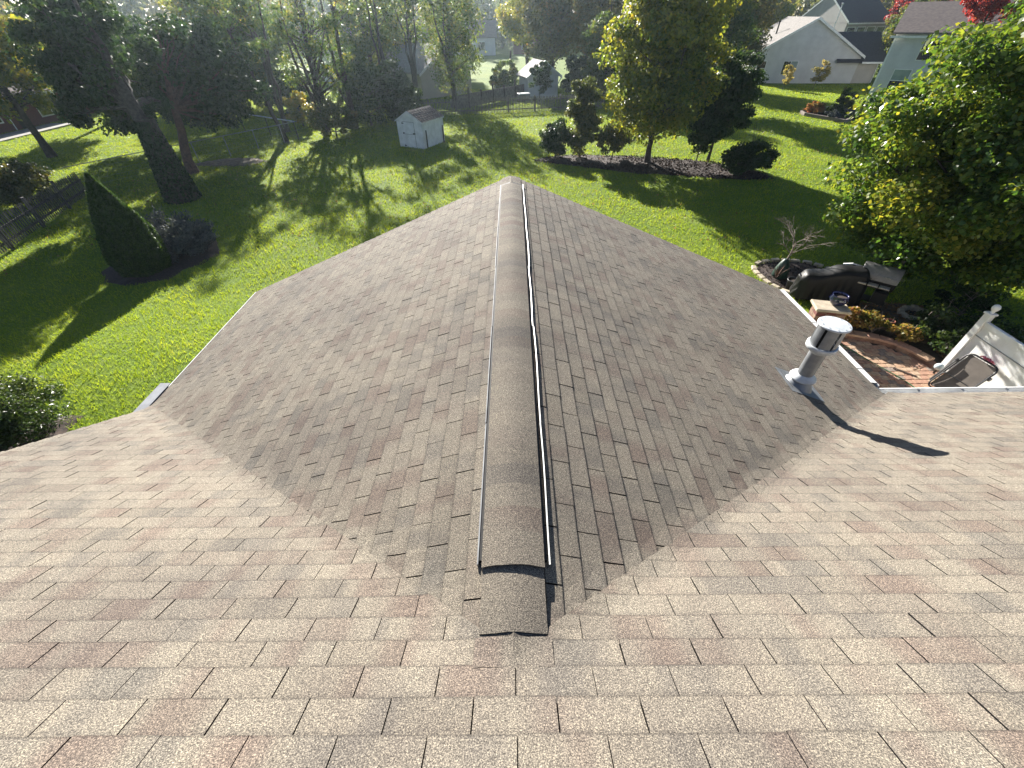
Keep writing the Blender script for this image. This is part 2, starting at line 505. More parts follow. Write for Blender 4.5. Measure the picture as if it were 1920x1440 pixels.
BED_MAPLE = [(1.0, 28.1), (3.6, 29.3), (8.0, 28.5), (12.0, 26.6), (13.8, 24.6), (13.8, 23.2), (12.0, 23.2), (9.3, 24.1), (6.5, 25.0), (3.7, 26.5)]
BED_CORNER = [(8.35, 13.3), (9.3, 13.75), (10.4, 13.5), (10.9, 12.6), (10.2, 11.6), (8.9, 11.3), (8.3, 12.1)]
BED_WALL = [(9.3, 10.6), (10.5, 11.0), (12.2, 10.6), (12.8, 9.0), (12.4, 6.0), (10.7, 6.0), (10.75, 7.9), (10.75, 8.75), (9.6, 9.9)]
BED_LEFT = [(-14.6, 16.6), (-12.2, 16.6), (-11.2, 15.0), (-11.9, 12.9), (-13.4, 12.4), (-14.9, 13.8)]
BED_FENCE = [(-19.6, 27.6), (-16.4, 27.2), (-15.2, 28.3), (-16.8, 29.4), (-19.4, 28.8)]
BED_WEST = [(-10.6, 5.8), (-9.2, 5.8), (-8.5, 5.2), (-8.7, 4.4), (-10.2, 4.2), (-11.0, 4.9)]
blob_sheet("mulch_bed", BED_MAPLE, 0.012, M_MULCH, "long dark mulch bed under the back maples", dome=0.12, seed=1)
blob_sheet("mulch_bed", BED_CORNER, 0.012, M_MULCH, "small stone edged mulch bed off the roof corner", jitter=0.03, dome=0.06, seed=2)
blob_sheet("mulch_bed", BED_WALL, 0.014, M_DIRT, "planting bed behind the patio wall", jitter=0.04, dome=0.08, seed=3)
blob_sheet("mulch_bed", BED_LEFT, 0.010, M_MULCH, "mulch under the clipped cone and the blue juniper", dome=0.05, seed=4)
blob_sheet("bare_soil", BED_FENCE, 0.010, M_DIRT, "strip of bare soil along the wire fence", dome=0.02, seed=5)
blob_sheet("mulch_bed", BED_WEST, 0.012, M_MULCH, "soil strip at the left end of the house", dome=0.04, seed=6)


def in_poly(P, poly):
    poly = np.array(poly); x, y = P[:, 0], P[:, 1]
    ins = np.zeros(len(P), bool)
    j = len(poly) - 1
    for i in range(len(poly)):
        xi, yi = poly[i]; xj, yj = poly[j]
        c = ((yi > y) != (yj > y)) & (x < (xj - xi) * (y - yi) / (yj - yi + 1e-12) + xi)
        ins ^= c
        j = i
    return ins


def build_grass(n):
    r = np.random.default_rng(3)
    # more blades where the lawn is near the camera
    Y = 3.0 + 58.0 * r.random(n) ** 1.5
    X = (r.random(n) * 2 - 1) * (10 + 0.95 * Y)
    P = np.stack([X, Y], 1)
    ok = ~((X > XL + 0.2) & (X < XR - 0.2) & (Y < YE - 0.2)) & ~((X > XR - 0.3) & (X < 14) & (Y < 9.9))
    for b in (BED_MAPLE, BED_CORNER, BED_WALL, BED_LEFT, BED_FENCE, BED_WEST):
        ok &= ~in_poly(P, b)
    P = P[ok]; n = len(P)
    clump = np.sin(P[:, 0] * 1.7 + np.sin(P[:, 1] * 2.3)) * np.sin(P[:, 1] * 1.3 + np.sin(P[:, 0] * 1.9))
    h = (0.055 + 0.05 * r.random(n)) * (1 + 0.25 * clump)
    w = (0.007 + 0.010 * r.random(n)) * (0.32 + P[:, 1] * 0.042)
    a = r.random(n) * 2 * math.pi
    z0 = gz(P[:, 0], P[:, 1])
    dx, dy = np.cos(a) * w, np.sin(a) * w
    lean = r.normal(0, 0.5, (n, 2)) * h[:, None]
    V = np.empty((n, 3, 3))
    V[:, 0] = np.stack([P[:, 0] - dx, P[:, 1] - dy, z0], 1)
    V[:, 1] = np.stack([P[:, 0] + dx, P[:, 1] + dy, z0], 1)
    V[:, 2] = np.stack([P[:, 0] + lean[:, 0], P[:, 1] + lean[:, 1], z0 + h], 1)
    F = np.arange(n * 3).reshape(n, 3)
    tone = np.clip(0.42 + 0.16 * clump + r.normal(0, 0.17, n), 0, 1)
    o = link("grass", np_mesh("grass", V.reshape(-1, 3), F, M_GRASS, tone))
    tag(o, "short green grass growing over the back lawn", "grass", kind='stuff')


build_grass(600000)


def litter(name, poly, n, size, mat, label, cat, seed, z=0.02, dome=0.1):
    r = np.random.default_rng(seed)
    poly = np.array(poly, float)
    lo, hi = poly.min(0), poly.max(0)
    P = lo + r.random((n * 3, 2)) * (hi - lo)
    P = P[in_poly(P, poly)][:n]
    c = poly.mean(0)
    n = len(P)
    zz = gz(P[:, 0], P[:, 1]) + z + dome * np.clip(1 - np.linalg.norm((P - c) / ((hi - lo) / 2 + 1e-6), axis=1), 0, 1)
    C = np.stack([P[:, 0], P[:, 1], zz], 1)
    V, F, T = leaf_quads(C, np.full(n, size), r, up=1.6)
    o = link(name, np_mesh(name, V, F, mat, T))
    tag(o, label, cat, kind='stuff')


def leaf_quads(C, size, r, up=0.5, out=None, tone=0.45, spread=0.2, aspect=0.72, droop=0.0, axis=None):
    """one folded kite-shaped leaf (two triangles' worth, as a bent quad) per centre"""
    n = len(C)
    nrm = r.normal(0, 1, (n, 3))
    nrm[:, 2] += up
    if out is not None:
        nrm += out * 0.7
    nrm /= np.linalg.norm(nrm, axis=1)[:, None] + 1e-9
    t = r.normal(0, 1, (n, 3))
    t[:, 2] -= droop
    if axis is not None:
        t = axis + 0.35 * t
    u = t - (t * nrm).sum(1)[:, None] * nrm
    u /= np.linalg.norm(u, axis=1)[:, None] + 1e-9
    w = np.cross(nrm, u)
    s = size * (0.65 + 0.7 * r.random(n))
    L = (u.T * s * 0.5).T
    W = (w.T * s * 0.5 * aspect).T
    fold = (nrm.T * s * 0.10).T
    V = np.empty((n, 4, 3))
    V[:, 0] = C - L
    V[:, 1] = C + W + fold - L * 0.12
    V[:, 2] = C + L
    V[:, 3] = C - W + fold - L * 0.12
    F = np.arange(n * 4).reshape(n, 4)
    if np.ndim(tone) == 0:
        tone = np.full(n, tone)
    T = np.clip(tone + r.normal(0, spread, n), 0, 1)
    return V.reshape(-1, 3), F, T


litter("mulch_chips", BED_MAPLE, 5000, 0.10, L_MULCHBIT, "loose bark chips over the long mulch bed", "mulch", 11, 0.03, 0.10)
litter("mulch_chips", BED_CORNER, 900, 0.05, L_MULCHBIT, "loose bark chips in the small stone edged bed", "mulch", 12, 0.03, 0.05)
litter("fallen_leaves", BED_WALL, 2600, 0.07, L_LITTER, "dry fallen leaves behind the patio wall", "leaves", 13, 0.04, 0.06)

LAWN_BACK = [(-20, 12), (-12, 17), (-3, 12), (6, 10.5), (8, 14), (14, 15), (22, 30), (20, 42), (-6, 42), (-16, 30), (-22, 24)]
litter("fallen_leaves", LAWN_BACK, 4200, 0.075, L_LITTER, "scattered dry leaves lying on the back lawn", "leaves", 14, 0.07, 0.0)

# ------------------------------------------------------------------ the house and its roof
house = thing("house", "low house right below the camera with a tan and brown shingled roof", "house", (0, 0, 0))


def zmain(x, y): return HM - SM * y
def zgab(x, y): return ZR - GS * np.abs(x - GX)


def hz(x, y, k=0.085):
    a, b = zmain(x, y), zgab(x, y)
    h = np.maximum(k - np.abs(a - b), 0) / k
    return np.maximum(a, b) + h * h * k * 0.25


XMR = 15.5                       # right end of the main roof
XML = XL - 0.02                  # left rake of the main roof
YTOP = -3.6                      # main ridge


def clip_half(poly, f):
    """keep the part of a convex polygon where f(p) >= 0"""
    out = []
    n = len(poly)
    for i in range(n):
        a, b = poly[i], poly[(i + 1) % n]
        fa, fb = f(a), f(b)
        if fa >= 0:
            out.append(a)
        if (fa >= 0) != (fb >= 0):
            t = fa / (fa - fb)
            out.append((a[0] + t * (b[0] - a[0]), a[1] + t * (b[1] - a[1])))
    return out


class Tab:
    __slots__ = ('faces', 'course', 'c')


def vside(sgn, ov):
    """>=0 on the main-roof side of the valley on one side of the ridge axis"""
    return lambda q: (HM - SM * q[1]) - (ZR - GS * sgn * (q[0] - GX)) + ov


def make_tabs():
    tabs = []
    r = random.Random(5)
    # main slope: courses run along x
    ex, tw = 0.1135, 0.305
    k0 = int((YTOP - 0.245) / ex)
    k1 = int((YM + 0.03 - 0.245) / ex) + 1
    for k in range(k0, k1 + 1):
        y1 = min(0.245 + ex * (k + 1), YM + 0.035)      # butt, downslope
        y0 = 0.245 + ex * k - 0.022                     # tucked under the course above
        if y1 - y0 < 0.03:
            continue
        ph = -0.165 + (0.1525 if k % 2 else 0.0) + r.uniform(-0.012, 0.012)
        i0 = int((XML - ph) / tw) - 1
        i1 = int((XMR - ph) / tw) + 1
        sagx = r.uniform(0, 6)
        for i in range(i0, i1 + 1):
            g0, g1 = (r.uniform(0.0012, 0.0040) for _ in '12')
            xa, xb = max(ph + i * tw + g0, XML), min(ph + (i + 1) * tw - g1, XMR)
            if xb - xa < 0.02:
                continue
            yb = y1 + r.uniform(-0.0025, 0.0025) + 0.003 * math.sin(xa * 0.8 + sagx)
            lift = r.uniform(0.0, 0.0022)
            cuts = [xa, xb]
            near = abs(zmain(0, y1) - zgab((xa + xb) / 2, 0)) < 0.5
            if near:
                cuts = list(np.linspace(xa, xb, 5))
            if xa < GX < xb:
                cuts = sorted(set(cuts + [GX]))
            tone = 2.0 * r.randrange(40)
            t = Tab(); t.faces = []; t.course = k * 1.0
            ycuts = [y0, (y0 + yb) / 2, yb] if near else [y0, yb]
            for a, b in zip(cuts[:-1], cuts[1:]):
                sgn = 1 if (a + b) / 2 > GX else -1
                for yy0, yy1 in zip(ycuts[:-1], ycuts[1:]):
                    poly = [(a, yy0), (b, yy0), (b, yy1), (a, yy1)]
                    poly = clip_half(poly, vside(sgn, 0.012))
                    if len(poly) < 3:
                        continue
                    el = lambda q: 0.0012 + (0.0080 + lift) * (q[1] - y0) / (yb - y0) + lift
                    top = [(q[0], q[1], float(hz(q[0], q[1]) + el(q))) for q in poly]
                    t.faces.append((top, 0, [(q[0], k * 1.0, tone + min(0.999, max(0.0, (q[1] - y0) / (yb - y0)))) for q in poly]))
                    for qa, qb in zip(top, top[1:] + top[:1]):
                        on = (abs(qa[1] - yb) < 1e-4 and abs(qb[1] - yb) < 1e-4) or (abs(qa[0] - xa) < 1e-4 and abs(qb[0] - xa) < 1e-4) or (abs(qa[0] - xb) < 1e-4 and abs(qb[0] - xb) < 1e-4)
                        if on:
                            t.faces.append(([(qa[0], qa[1], qa[2] - 0.0105), (qb[0], qb[1], qb[2] - 0.0105), qb, qa], 1, None))
            if t.faces:
                tabs.append(t)
    # the two slopes of the wing: courses run along y
    dx = 0.1185
    for sgn, W in ((-1, GX - XL), (1, XR - GX)):
        for j in range(int(W / dx) + 1):
            s1 = min(dx * (j + 1), W + 0.02)
            s0 = dx * j - 0.022
            if j == 0:
                s0 = 0.0
            if s1 - s0 < 0.03:
                continue
            ph = 0.31 + (0.1525 if j % 2 else 0.0) + (0.07 if sgn > 0 else 0) + r.uniform(-0.012, 0.012)
            i1 = int((YE - ph) / tw) + 1
            wob = r.uniform(0, 6)
            for i in range(-1, i1 + 1):
                g0, g1 = (r.uniform(0.0016, 0.0046) for _ in '12')
                ya, yb = ph + i * tw + g0, min(ph + (i + 1) * tw - g1, YE + 0.015)
                if yb - ya < 0.02:
                    continue
                sb = s1 + r.uniform(-0.0025, 0.0025) + 0.003 * math.sin(ya + wob)
                lift = r.uniform(0.0, 0.0022)
                near = abs(zmain(0, (ya + yb) / 2) - (ZR - GS * s1)) < 0.5
                cuts = list(np.linspace(ya, yb, 5)) if near else [ya, yb]
                scuts = [s0, (s0 + sb) / 2, sb] if near else [s0, sb]
                tone = 2.0 * r.randrange(40)
                t = Tab(); t.faces = []; t.course = 200.0 + sgn * (j + 1) * 1.0
                for a, b in zip(cuts[:-1], cuts[1:]):
                    for ss0, ss1 in zip(scuts[:-1], scuts[1:]):
                        poly = [(GX + sgn * ss0, a), (GX + sgn * ss1, a), (GX + sgn * ss1, b), (GX + sgn * ss0, b)]
                        vs = vside(sgn, -0.035)
                        poly = clip_half(poly, lambda q: -vs(q))
                        if len(poly) < 3:
                            continue
                        if sgn < 0:
                            poly = poly[::-1]
                        el = lambda q: 0.0012 + (0.0085 + lift) * (abs(q[0] - GX) - s0) / (sb - s0) + lift - 0.012 * min(1.0, max(0.0, (zmain(0, q[1]) - zgab(q[0], 0) + 0.03) / 0.03))
                        top = [(q[0], q[1], float(hz(q[0], q[1]) + el(q))) for q in poly]
                        t.faces.append((top, 0, [(q[1] + 31.0, t.course, tone + min(0.999, max(0.0, (abs(q[0] - GX) - s0) / (sb - s0)))) for q in poly]))
                        for qa, qb in zip(top, top[1:] + top[:1]):
                            on = (abs(abs(qa[0] - GX) - sb) < 1e-4 and abs(abs(qb[0] - GX) - sb) < 1e-4) or (abs(qa[1] - ya) < 1e-4 and abs(qb[1] - ya) < 1e-4) or (abs(qa[1] - yb) < 1e-4 and abs(qb[1] - yb) < 1e-4)
                            if on:
                                t.faces.append(([(qa[0], qa[1], qa[2] - 0.0105), (qb[0], qb[1], qb[2] - 0.0105), qb, qa], 1, None))
                if t.faces:
                    tabs.append(t)
    return tabs


def seen_area(pts):
    """area in the photograph of a polygon, zero when outside the frame"""
    q = []
    for p_ in pts:
        v = Vector((p_[0], p_[1], p_[2] - HC))
        d = v.dot(FW)
        if d < 0.1:
            return 0.0
        q.append((v.dot(RT) / d, v.dot(UP) / d))
    cx = sum(a for a, b in q) / len(q); cy = sum(b for a, b in q) / len(q)
    if abs(cx) > 960 / 768.7 or abs(cy) > 720 / 768.7:
        return 0.0
    return abs(sum(q[i][0] * q[(i + 1) % len(q)][1] - q[(i + 1) % len(q)][0] * q[i][1] for i in range(len(q)))) / 2


def tabs_mesh(name, tl):
    V, F, MI, UVS = [], [], [], []
    for t in tl:
        for pts, mi, run in t.faces:
            i = len(V)
            V.extend(pts)
            F.append(tuple(range(i, i + len(pts))))
            MI.append(mi)
            UVS.extend(run if run else [(0.0, 0.0, 0.0)] * len(pts))
    me = bpy.data.meshes.new(name)
    me.from_pydata(V, [], F)
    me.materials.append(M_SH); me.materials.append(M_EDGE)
    me.polygons.foreach_set('material_index', MI)
    at = me.attributes.new('run', 'FLOAT_VECTOR', 'POINT')
    at.data.foreach_set('vector', np.array(UVS, np.float32).ravel())
    me.update()
    return me


def roof_sheet(name, x0, x1, y0, y1, nx, ny, keep, parent):
    m = MB()
    xs, ys = np.linspace(x0, x1, nx), np.linspace(y0, y1, ny)
    for a, b in zip(xs[:-1], xs[1:]):
        for c, d in zip(ys[:-1], ys[1:]):
            if keep((a + b) / 2, (c + d) / 2):
                m.poly([(a, c, float(hz(a, c)) - 0.030), (b, c, float(hz(b, c)) - 0.030), (b, d, float(hz(b, d)) - 0.030), (a, d, float(hz(a, d)) - 0.030)])
    return m.build(name, M_EDGE, parent)


on_main = lambda x, y: zmain(x, y) > zgab(x, y) or abs(x - GX) > 5.3
main_roof = roof_sheet("main_roof", XML, XMR, YTOP, YM + 0.02, 80, 60, lambda x, y: zmain(x, y) > zgab(x, y) - 0.06 or x > XR or x < XL, house)
wing_roof = roof_sheet("wing_roof", XL, XR, 0.3, YE, 80, 60, lambda x, y: zmain(x, y) < zgab(x, y) + 0.06, house)

TABS = make_tabs()
areas = [(sum(seen_area(f[0]) for f in t.faces if f[1] == 0), i) for i, t in enumerate(TABS)]
areas.sort(reverse=True)
chosen = set(i for a, i in areas[:299] if a > 0)
for i in sorted(chosen):
    t = TABS[i]
    link("shingle", tabs_mesh("shingle", [t]), main_roof if t.course < 100 else wing_roof)
rest = [t for i, t in enumerate(TABS) if i not in chosen]
o = link("shingle_field", tabs_mesh("shingle_field", rest), house)
o['kind'] = 'stuff'

# far slope of the main roof, walls, gable end
m = MB()
m.poly([(XML, YTOP, HM - SM * YTOP), (XML, YTOP - 8, HM - SM * YTOP - 8 * SM), (XMR, YTOP - 8, HM - SM * YTOP - 8 * SM), (XMR, YTOP, HM - SM * YTOP)])
m.build("rear_slope", M_ROOFBROWN, house)
m = MB()
yb = YE - 0.28
zE_L, zE_R = ZR - GS * 5.112, ZR - GS * 5.338
m.box(XL + 0.45, XR - 0.45, 3.3, yb, -0.2, min(zE_L, zE_R) - 0.05)
m.poly([(XL + 0.45, yb, zE_L - 0.05), (XL + 0.45, yb, zE_L + 0.15), (GX, yb, ZR - 0.06), (XR - 0.45, yb, zE_R + 0.15), (XR - 0.45, yb, zE_R - 0.05)][::-1])
m.build("wing_wall", M_SIDEC, house)
m = MB()
m.box(XL + 0.3, XMR - 0.3, -11.0, YM - 0.5, -0.2, 2.2)
for xx in (XL + 0.3, XMR - 0.3):
    m.poly([(xx, YM - 0.5, 2.2), (xx, YTOP, HM - SM * YTOP - 0.1), (xx, YTOP - 7.4, 2.2)])
m.build("main_wall", M_SIDEC, house)

# rake boards on the far gable and the left end
m = MB()
for sgn, W in ((-1, 5.112), (1, 5.338)):
    a = np.array([GX, YE + 0.005, ZR - 0.085]); b = np.array([GX + sgn * W, YE + 0.005, ZR - GS * W - 0.085])
    d = (b - a) / 2
    m.obox((a + b) / 2, d, (0, 0.012, 0), (0, 0, 0.07))
m.build("rake_board", M_WHITE, house)
m = MB()
a = np.array([XML - 0.004, YM + 0.03, zmain(0, YM + 0.03) - 0.085]); b = np.array([XML - 0.004, YTOP, zmain(0, YTOP) - 0.085])
m.obox((a + b) / 2, (b - a) / 2, (0.012, 0, 0), (0, 0, 0.07))
m.build("rake_board", M_WHITE, house)
# soffits
m = MB()
m.box(XL, XL + 0.45, 3.9, YE - 0.02, zE_L - 0.19, zE_L - 0.17)
m.box(XR - 0.45, XR, YM - 0.5, YE - 0.02, zE_R - 0.19, zE_R - 0.17)
m.box(XR, XMR, YM - 0.5, YM, zmain(0, YM) - 0.19, zmain(0, YM) - 0.17)
m.build("soffit", M_WHITE, house)


def gutter(name, a, b, outv, w=0.115, d=0.10, mat=M_WHITE):
    """K-style trough from a to b, opening upwards, outv points away from the wall"""
    a, b = np.array(a, float), np.array(b, float)
    o_ = np.array(outv, float)
    prof = [(0.0, 0.0), (0.0, -d), (w * 0.7, -d), (w * 0.85, -d * 0.6), (w, -d * 0.35), (w, 0.004), (w - 0.018, 0.008), (w - 0.018, -0.006),
            (w - 0.022, -0.006), (w - 0.03, -d * 0.5), (w * 0.65, -d + 0.01), (0.006, -d + 0.01), (0.006, 0.0)]
    m = MB()
    n = len(prof)
    for p_ in (a, b):
        for u, z in prof:
            q = p_ + o_ * u + np.array([0, 0, z])
            m.v.append(tuple(q))
    for j in range(n):
        j2 = (j + 1) % n
        m.f.append((j, j2, n + j2, n + j)); m.m.append(0)
    m.f.append(tuple(range(n - 1, -1, -1))); m.m.append(0)
    m.f.append(tuple(range(n, 2 * n))); m.m.append(0)
    return m.build(name, mat, house)


GL = gutter("gutter", (XL + 0.005, 4.55, zE_L - 0.012), (XL + 0.005, YE - 0.01, zE_L - 0.012), (-1, 0, 0), w=0.06)
GL['label'] = "narrow white gutter along the left eave"
m = MB()          # wide grey trough end near the left valley
m.box(XL - 0.21, XL - 0.06, 4.0, 4.62, zE_L - 0.10, zE_L + 0.0)
m.box(XL - 0.06, XL + 0.006, 3.96, 4.60, zE_L - 0.13, zE_L - 0.07)
o = m.build("gutter_end", M_GREYMETAL, house)
o['label'] = "wide grey gutter outlet at the left valley"
GRr = gutter("gutter", (XR - 0.004, YM + 0.12, zE_R - 0.012), (XR - 0.004, YE - 0.01, zE_R - 0.012), (1, 0, 0))
GRr['label'] = "white gutter along the right eave of the wing"
ymg = YM + 0.04
GM = gutter("gutter", (XR + 0.115, ymg, zmain(0, YM) - 0.02), (XMR, ymg, zmain(0, YM) - 0.02), (0, 1, 0))
GM['label'] = "white gutter along the main eave beside the patio"
# leaf-guard lengths on the wing's right gutter, hangers in the main one
yy = YM + 0.16
for k, ln in enumerate((0.33, 0.62, 0.66, 0.62, 0.60)):
    if yy + ln > YE:
        ln = YE - yy - 0.01
    m = MB()
    m.obox((XR + 0.048, yy + ln / 2, zE_R + 0.004 + 0.004 * (k % 2)), (0.050, 0, -0.006), (0.0, ln / 2 - 0.008, 0.0), (0, 0, 0.003))
    m.build("gutter_guard", M_WHITE, house)
    yy += ln
hx = XR + 0.75
while hx < XMR - 0.5:
    m = MB()
    m.box(hx - 0.012, hx + 0.012, ymg + 0.006, ymg + 0.10, zmain(0, YM) - 0.040, zmain(0, YM) - 0.030)
    m.box(hx - 0.02, hx + 0.02, ymg - 0.012, ymg + 0.008, zmain(0, YM) - 0.05, zmain(0, YM) - 0.012)
    m.build("gutter_hanger", M_GREYMETAL, house)
    hx += 0.66
# small white nail heads / clips along the left eave
for k in range(5):
    m = MB()
    m.box(XL + 0.02, XL + 0.06, 4.9 + k * 0.55, 4.93 + k * 0.55, zE_L + 0.004, zE_L + 0.022)
    m.build("gutter_strap", M_WHITE, house)

# ridge vent: a black core, rolled caps over it, and a light metal lip along each side
ridge = thing("ridge_vent", None, None)
ridge.parent = house
core = MB()
y_lo, y_hi = 0.93, YE - 0.36
for sgn in (-1, 1):
    x_a, x_b = 0.02, 0.168
    za, zb = ZR - GS * x_a, ZR - GS * x_b
    xa, xb = GX + sgn * x_a, GX + sgn * x_b
    core.faces([(xa, y_lo, za), (xb, y_lo, zb), (xb, y_hi, zb), (xa, y_hi, za), (xa, y_lo, za + 0.020), (xb, y_lo, zb + 0.034), (xb, y_hi, zb + 0.034), (xa, y_hi, za + 0.020)],
               [(3, 2, 1, 0), (4, 5, 6, 7), (0, 1, 5, 4), (1, 2, 6, 5), (2, 3, 7, 6), (3, 0, 4, 7)])
core.build("vent_core", M_BLACKGAP, ridge)


def cap_mesh(y0, y1, half, rise0, rise1, seed):
    """one ridge cap bent over the ridge; y0 is its near end"""
    r = random.Random(seed)
    V, F, MI, R = [], [], [], []
    n = 9
    cid = 400.0 + seed
    for row, (y, rise) in enumerate(((y0, rise0), (y1, rise1))):
        for k in range(n + 1):
            x = -half + 2 * half * k / n
            crown = ZR - GS * (math.sqrt(x * x + 0.10 ** 2) - 0.028) - 0.10 * x * x + rise + 0.002
            V.append((GX + x, y + (0.0015 * math.sin(k * 1.3 + seed) if row == 0 else 0), crown))
            R.append((y * 0.3 + 0.05 * (k / n), cid, 2.0 * ((seed * 7) % 40) + 0.4 + 0.2 * row))
    for k in range(n):
        F.append((k, k + 1, n + 2 + k, n + 1 + k)); MI.append(0)
    b = len(V)
    for k in range(n + 1):
        x, y, z = V[k]
        V.append((x, y, z - 0.006)); R.append((0, 0, 0))
    b2 = len(V)
    for k in range(n + 1):
        V.append(V[k]); R.append((0, 0, 0))
    for k in range(n):
        F.append((b + k, b + k + 1, b2 + k + 1, b2 + k)); MI.append(1)
    for k in (0, n):                       # side edges
        j = n + 1 + k
        c = len(V)
        V.extend([V[k], V[j], (V[j][0], V[j][1], V[j][2] - 0.007), (V[k][0], V[k][1], V[k][2] - 0.007)])
        R.extend([(0, 0, 0)] * 4)
        F.append((c, c + 1, c + 2, c + 3)); MI.append(1)
    me = bpy.data.meshes.new("ridge_cap")
    me.from_pydata(V, [], F)
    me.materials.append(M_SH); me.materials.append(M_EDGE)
    me.polygons.foreach_set('material_index', MI)
    me.polygons.foreach_set('use_smooth', [mi == 0 for mi in MI])
    at = me.attributes.new('run', 'FLOAT_VECTOR', 'POINT')
    at.data.foreach_set('vector', np.array(R, np.float32).ravel())
    me.update()
    return me


y = 0.885
k = 0
while y < YE + 0.01:
    y2 = min(y + 0.172, YE + 0.02)
    near_end = 0.0 if y2 < YE - 0.36 else -0.034
    # the course nearer the far gable overlaps the one nearer the camera
    link("ridge_cap", cap_mesh(y, y2, 0.154, 0.052 + near_end, 0.0575 + near_end, k), ridge)
    y += 0.142
    k += 1
for q, (ya, yb2) in enumerate(((0.60, 0.93), (0.455, 0.63))):
    link("ridge_cap", cap_mesh(ya, yb2, 0.150, 0.034 - 0.014 * q, 0.038 - 0.006 * q, 90 + q), ridge)
# flat starter piece where the ridge dies into the main slope
V_, F_, R_ = [], [], []
for j_, yj in enumerate((0.462, 0.50, 0.54, 0.58)):
    for i_ in range(9):
        xi = GX - 0.165 + 0.33 * i_ / 8
        V_.append((xi, yj + 0.004 * math.sin(i_ * 1.1), float(hz(xi, yj)) + 0.0125 + 0.012 * (j_ / 3)))
        R_.append((0.05 * i_, 512.0, 2.0 * 9 + 0.5))
for j_ in range(3):
    for i_ in range(8):
        F_.append((j_ * 9 + i_, j_ * 9 + i_ + 1, j_ * 9 + i_ + 10, j_ * 9 + i_ + 9))
nb = len(V_)
ring_ = [i_ for i_ in range(9)] + [9 * j_ + 8 for j_ in range(1, 4)]
ring_ = [27, 18, 9] + ring_
for q_ in ring_:
    x_, y_, z_ = V_[q_]
    V_.append((x_, y_, z_)); V_.append((x_, y_, z_ - 0.007)); R_ += [(0, 0, 0)] * 2
EF = []
for q_ in range(len(ring_) - 1):
    a_ = nb + 2 * q_
    EF.append((a_ + 1, a_ + 3, a_ + 2, a_))
me_ = bpy.data.meshes.new("ridge_cap")
me_.from_pydata(V_, [], F_ + EF)
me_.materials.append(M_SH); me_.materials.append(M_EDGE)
me_.polygons.foreach_set('material_index', [0] * len(F_) + [1] * len(EF))
at_ = me_.attributes.new('run', 'FLOAT_VECTOR', 'POINT')
at_.data.foreach_set('vector', np.array(R_, np.float32).ravel())
me_.update()
link("ridge_cap", me_, ridge)
lip_x = 0.184
yy = y_lo - 0.02
for k in range(6):
    ln = 1.14 if k else 0.95
    y2 = min(yy + ln, y_hi + 0.02)
    if y2 - yy < 0.1:
        break
    j = (0.0, 0.004, -0.002, 0.005, 0.001, -0.003)[k]
    m = MB()
    for sgn in (-1, 1):
        if sgn < 0:
            continue
        z0 = ZR - GS * (lip_x + j)
        pts = []
        N = 8
        for q in range(N + 1):
            yy_ = yy + (y2 - yy) * q / N
            wv = 0.003 * math.sin(yy_ * 5.1 + k)
            pts.append((GX + lip_x + j + wv, yy_, z0 + 0.002))
        for q in range(N):
            a_, b_ = pts[q], pts[q + 1]
            m.faces([(a_[0] - 0.003, a_[1], a_[2] + 0.034), (a_[0] + 0.004, a_[1], a_[2] + 0.036), (a_[0] + 0.005, a_[1], a_[2] - 0.004),
                     (b_[0] - 0.003, b_[1], b_[2] + 0.034), (b_[0] + 0.004, b_[1], b_[2] + 0.036), (b_[0] + 0.005, b_[1], b_[2] - 0.004)],
                    [(0, 1, 4, 3), (1, 2, 5, 4), (0, 3, 5, 2)])
    o = m.build("vent_lip", M_WHITE, ridge)
    m = MB()
    z0 = ZR - GS * 0.172
    m.obox((GX - 0.174 - j * 0.5, (yy + y2) / 2, z0 + 0.014), (0.004, 0, 0.004), (0, (y2 - yy) / 2 - 0.004, 0), (-0.003, 0, 0.016))
    m.build("vent_lip", M_GREYMETAL, ridge)
    yy = y2 + 0.003
# dark strip put in as the shadow gap beside the lower caps
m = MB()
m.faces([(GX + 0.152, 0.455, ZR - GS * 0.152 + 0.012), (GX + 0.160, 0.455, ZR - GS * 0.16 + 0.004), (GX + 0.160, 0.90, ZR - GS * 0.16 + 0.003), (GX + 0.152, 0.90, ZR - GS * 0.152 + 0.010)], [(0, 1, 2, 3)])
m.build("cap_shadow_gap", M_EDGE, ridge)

# flue pipe on the right slope of the wing
PX, PY = 3.47, 3.72
PZ = float(zgab(PX, PY))
flue = thing("flue_pipe", None, None, (PX, PY, PZ))
flue.parent = house
flue['label'] = "shiny round metal flue pipe with a flat cap"
m = MB()
m.lathe([(0.083, -0.1), (0.083, 0.56)], n=28, cap_bot=False, cap_top=False)
m.build("pipe", M_GALV, flue, smooth=True)
m = MB()
m.tube([(0.084 * math.cos(-0.6), 0.084 * math.sin(-0.6), 0.0), (0.084 * math.cos(-0.6), 0.084 * math.sin(-0.6), 0.55)], 0.005, 5)
m.build("pipe_seam", M_GALV, flue)
m = MB()
m.lathe([(0.085, 0.185), (0.140, 0.135), (0.146, 0.120), (0.142, 0.118), (0.085, 0.165)], n=28, cap_bot=False, cap_top=False)
m.build("storm_collar", M_GALVTOP, flue, smooth=True)
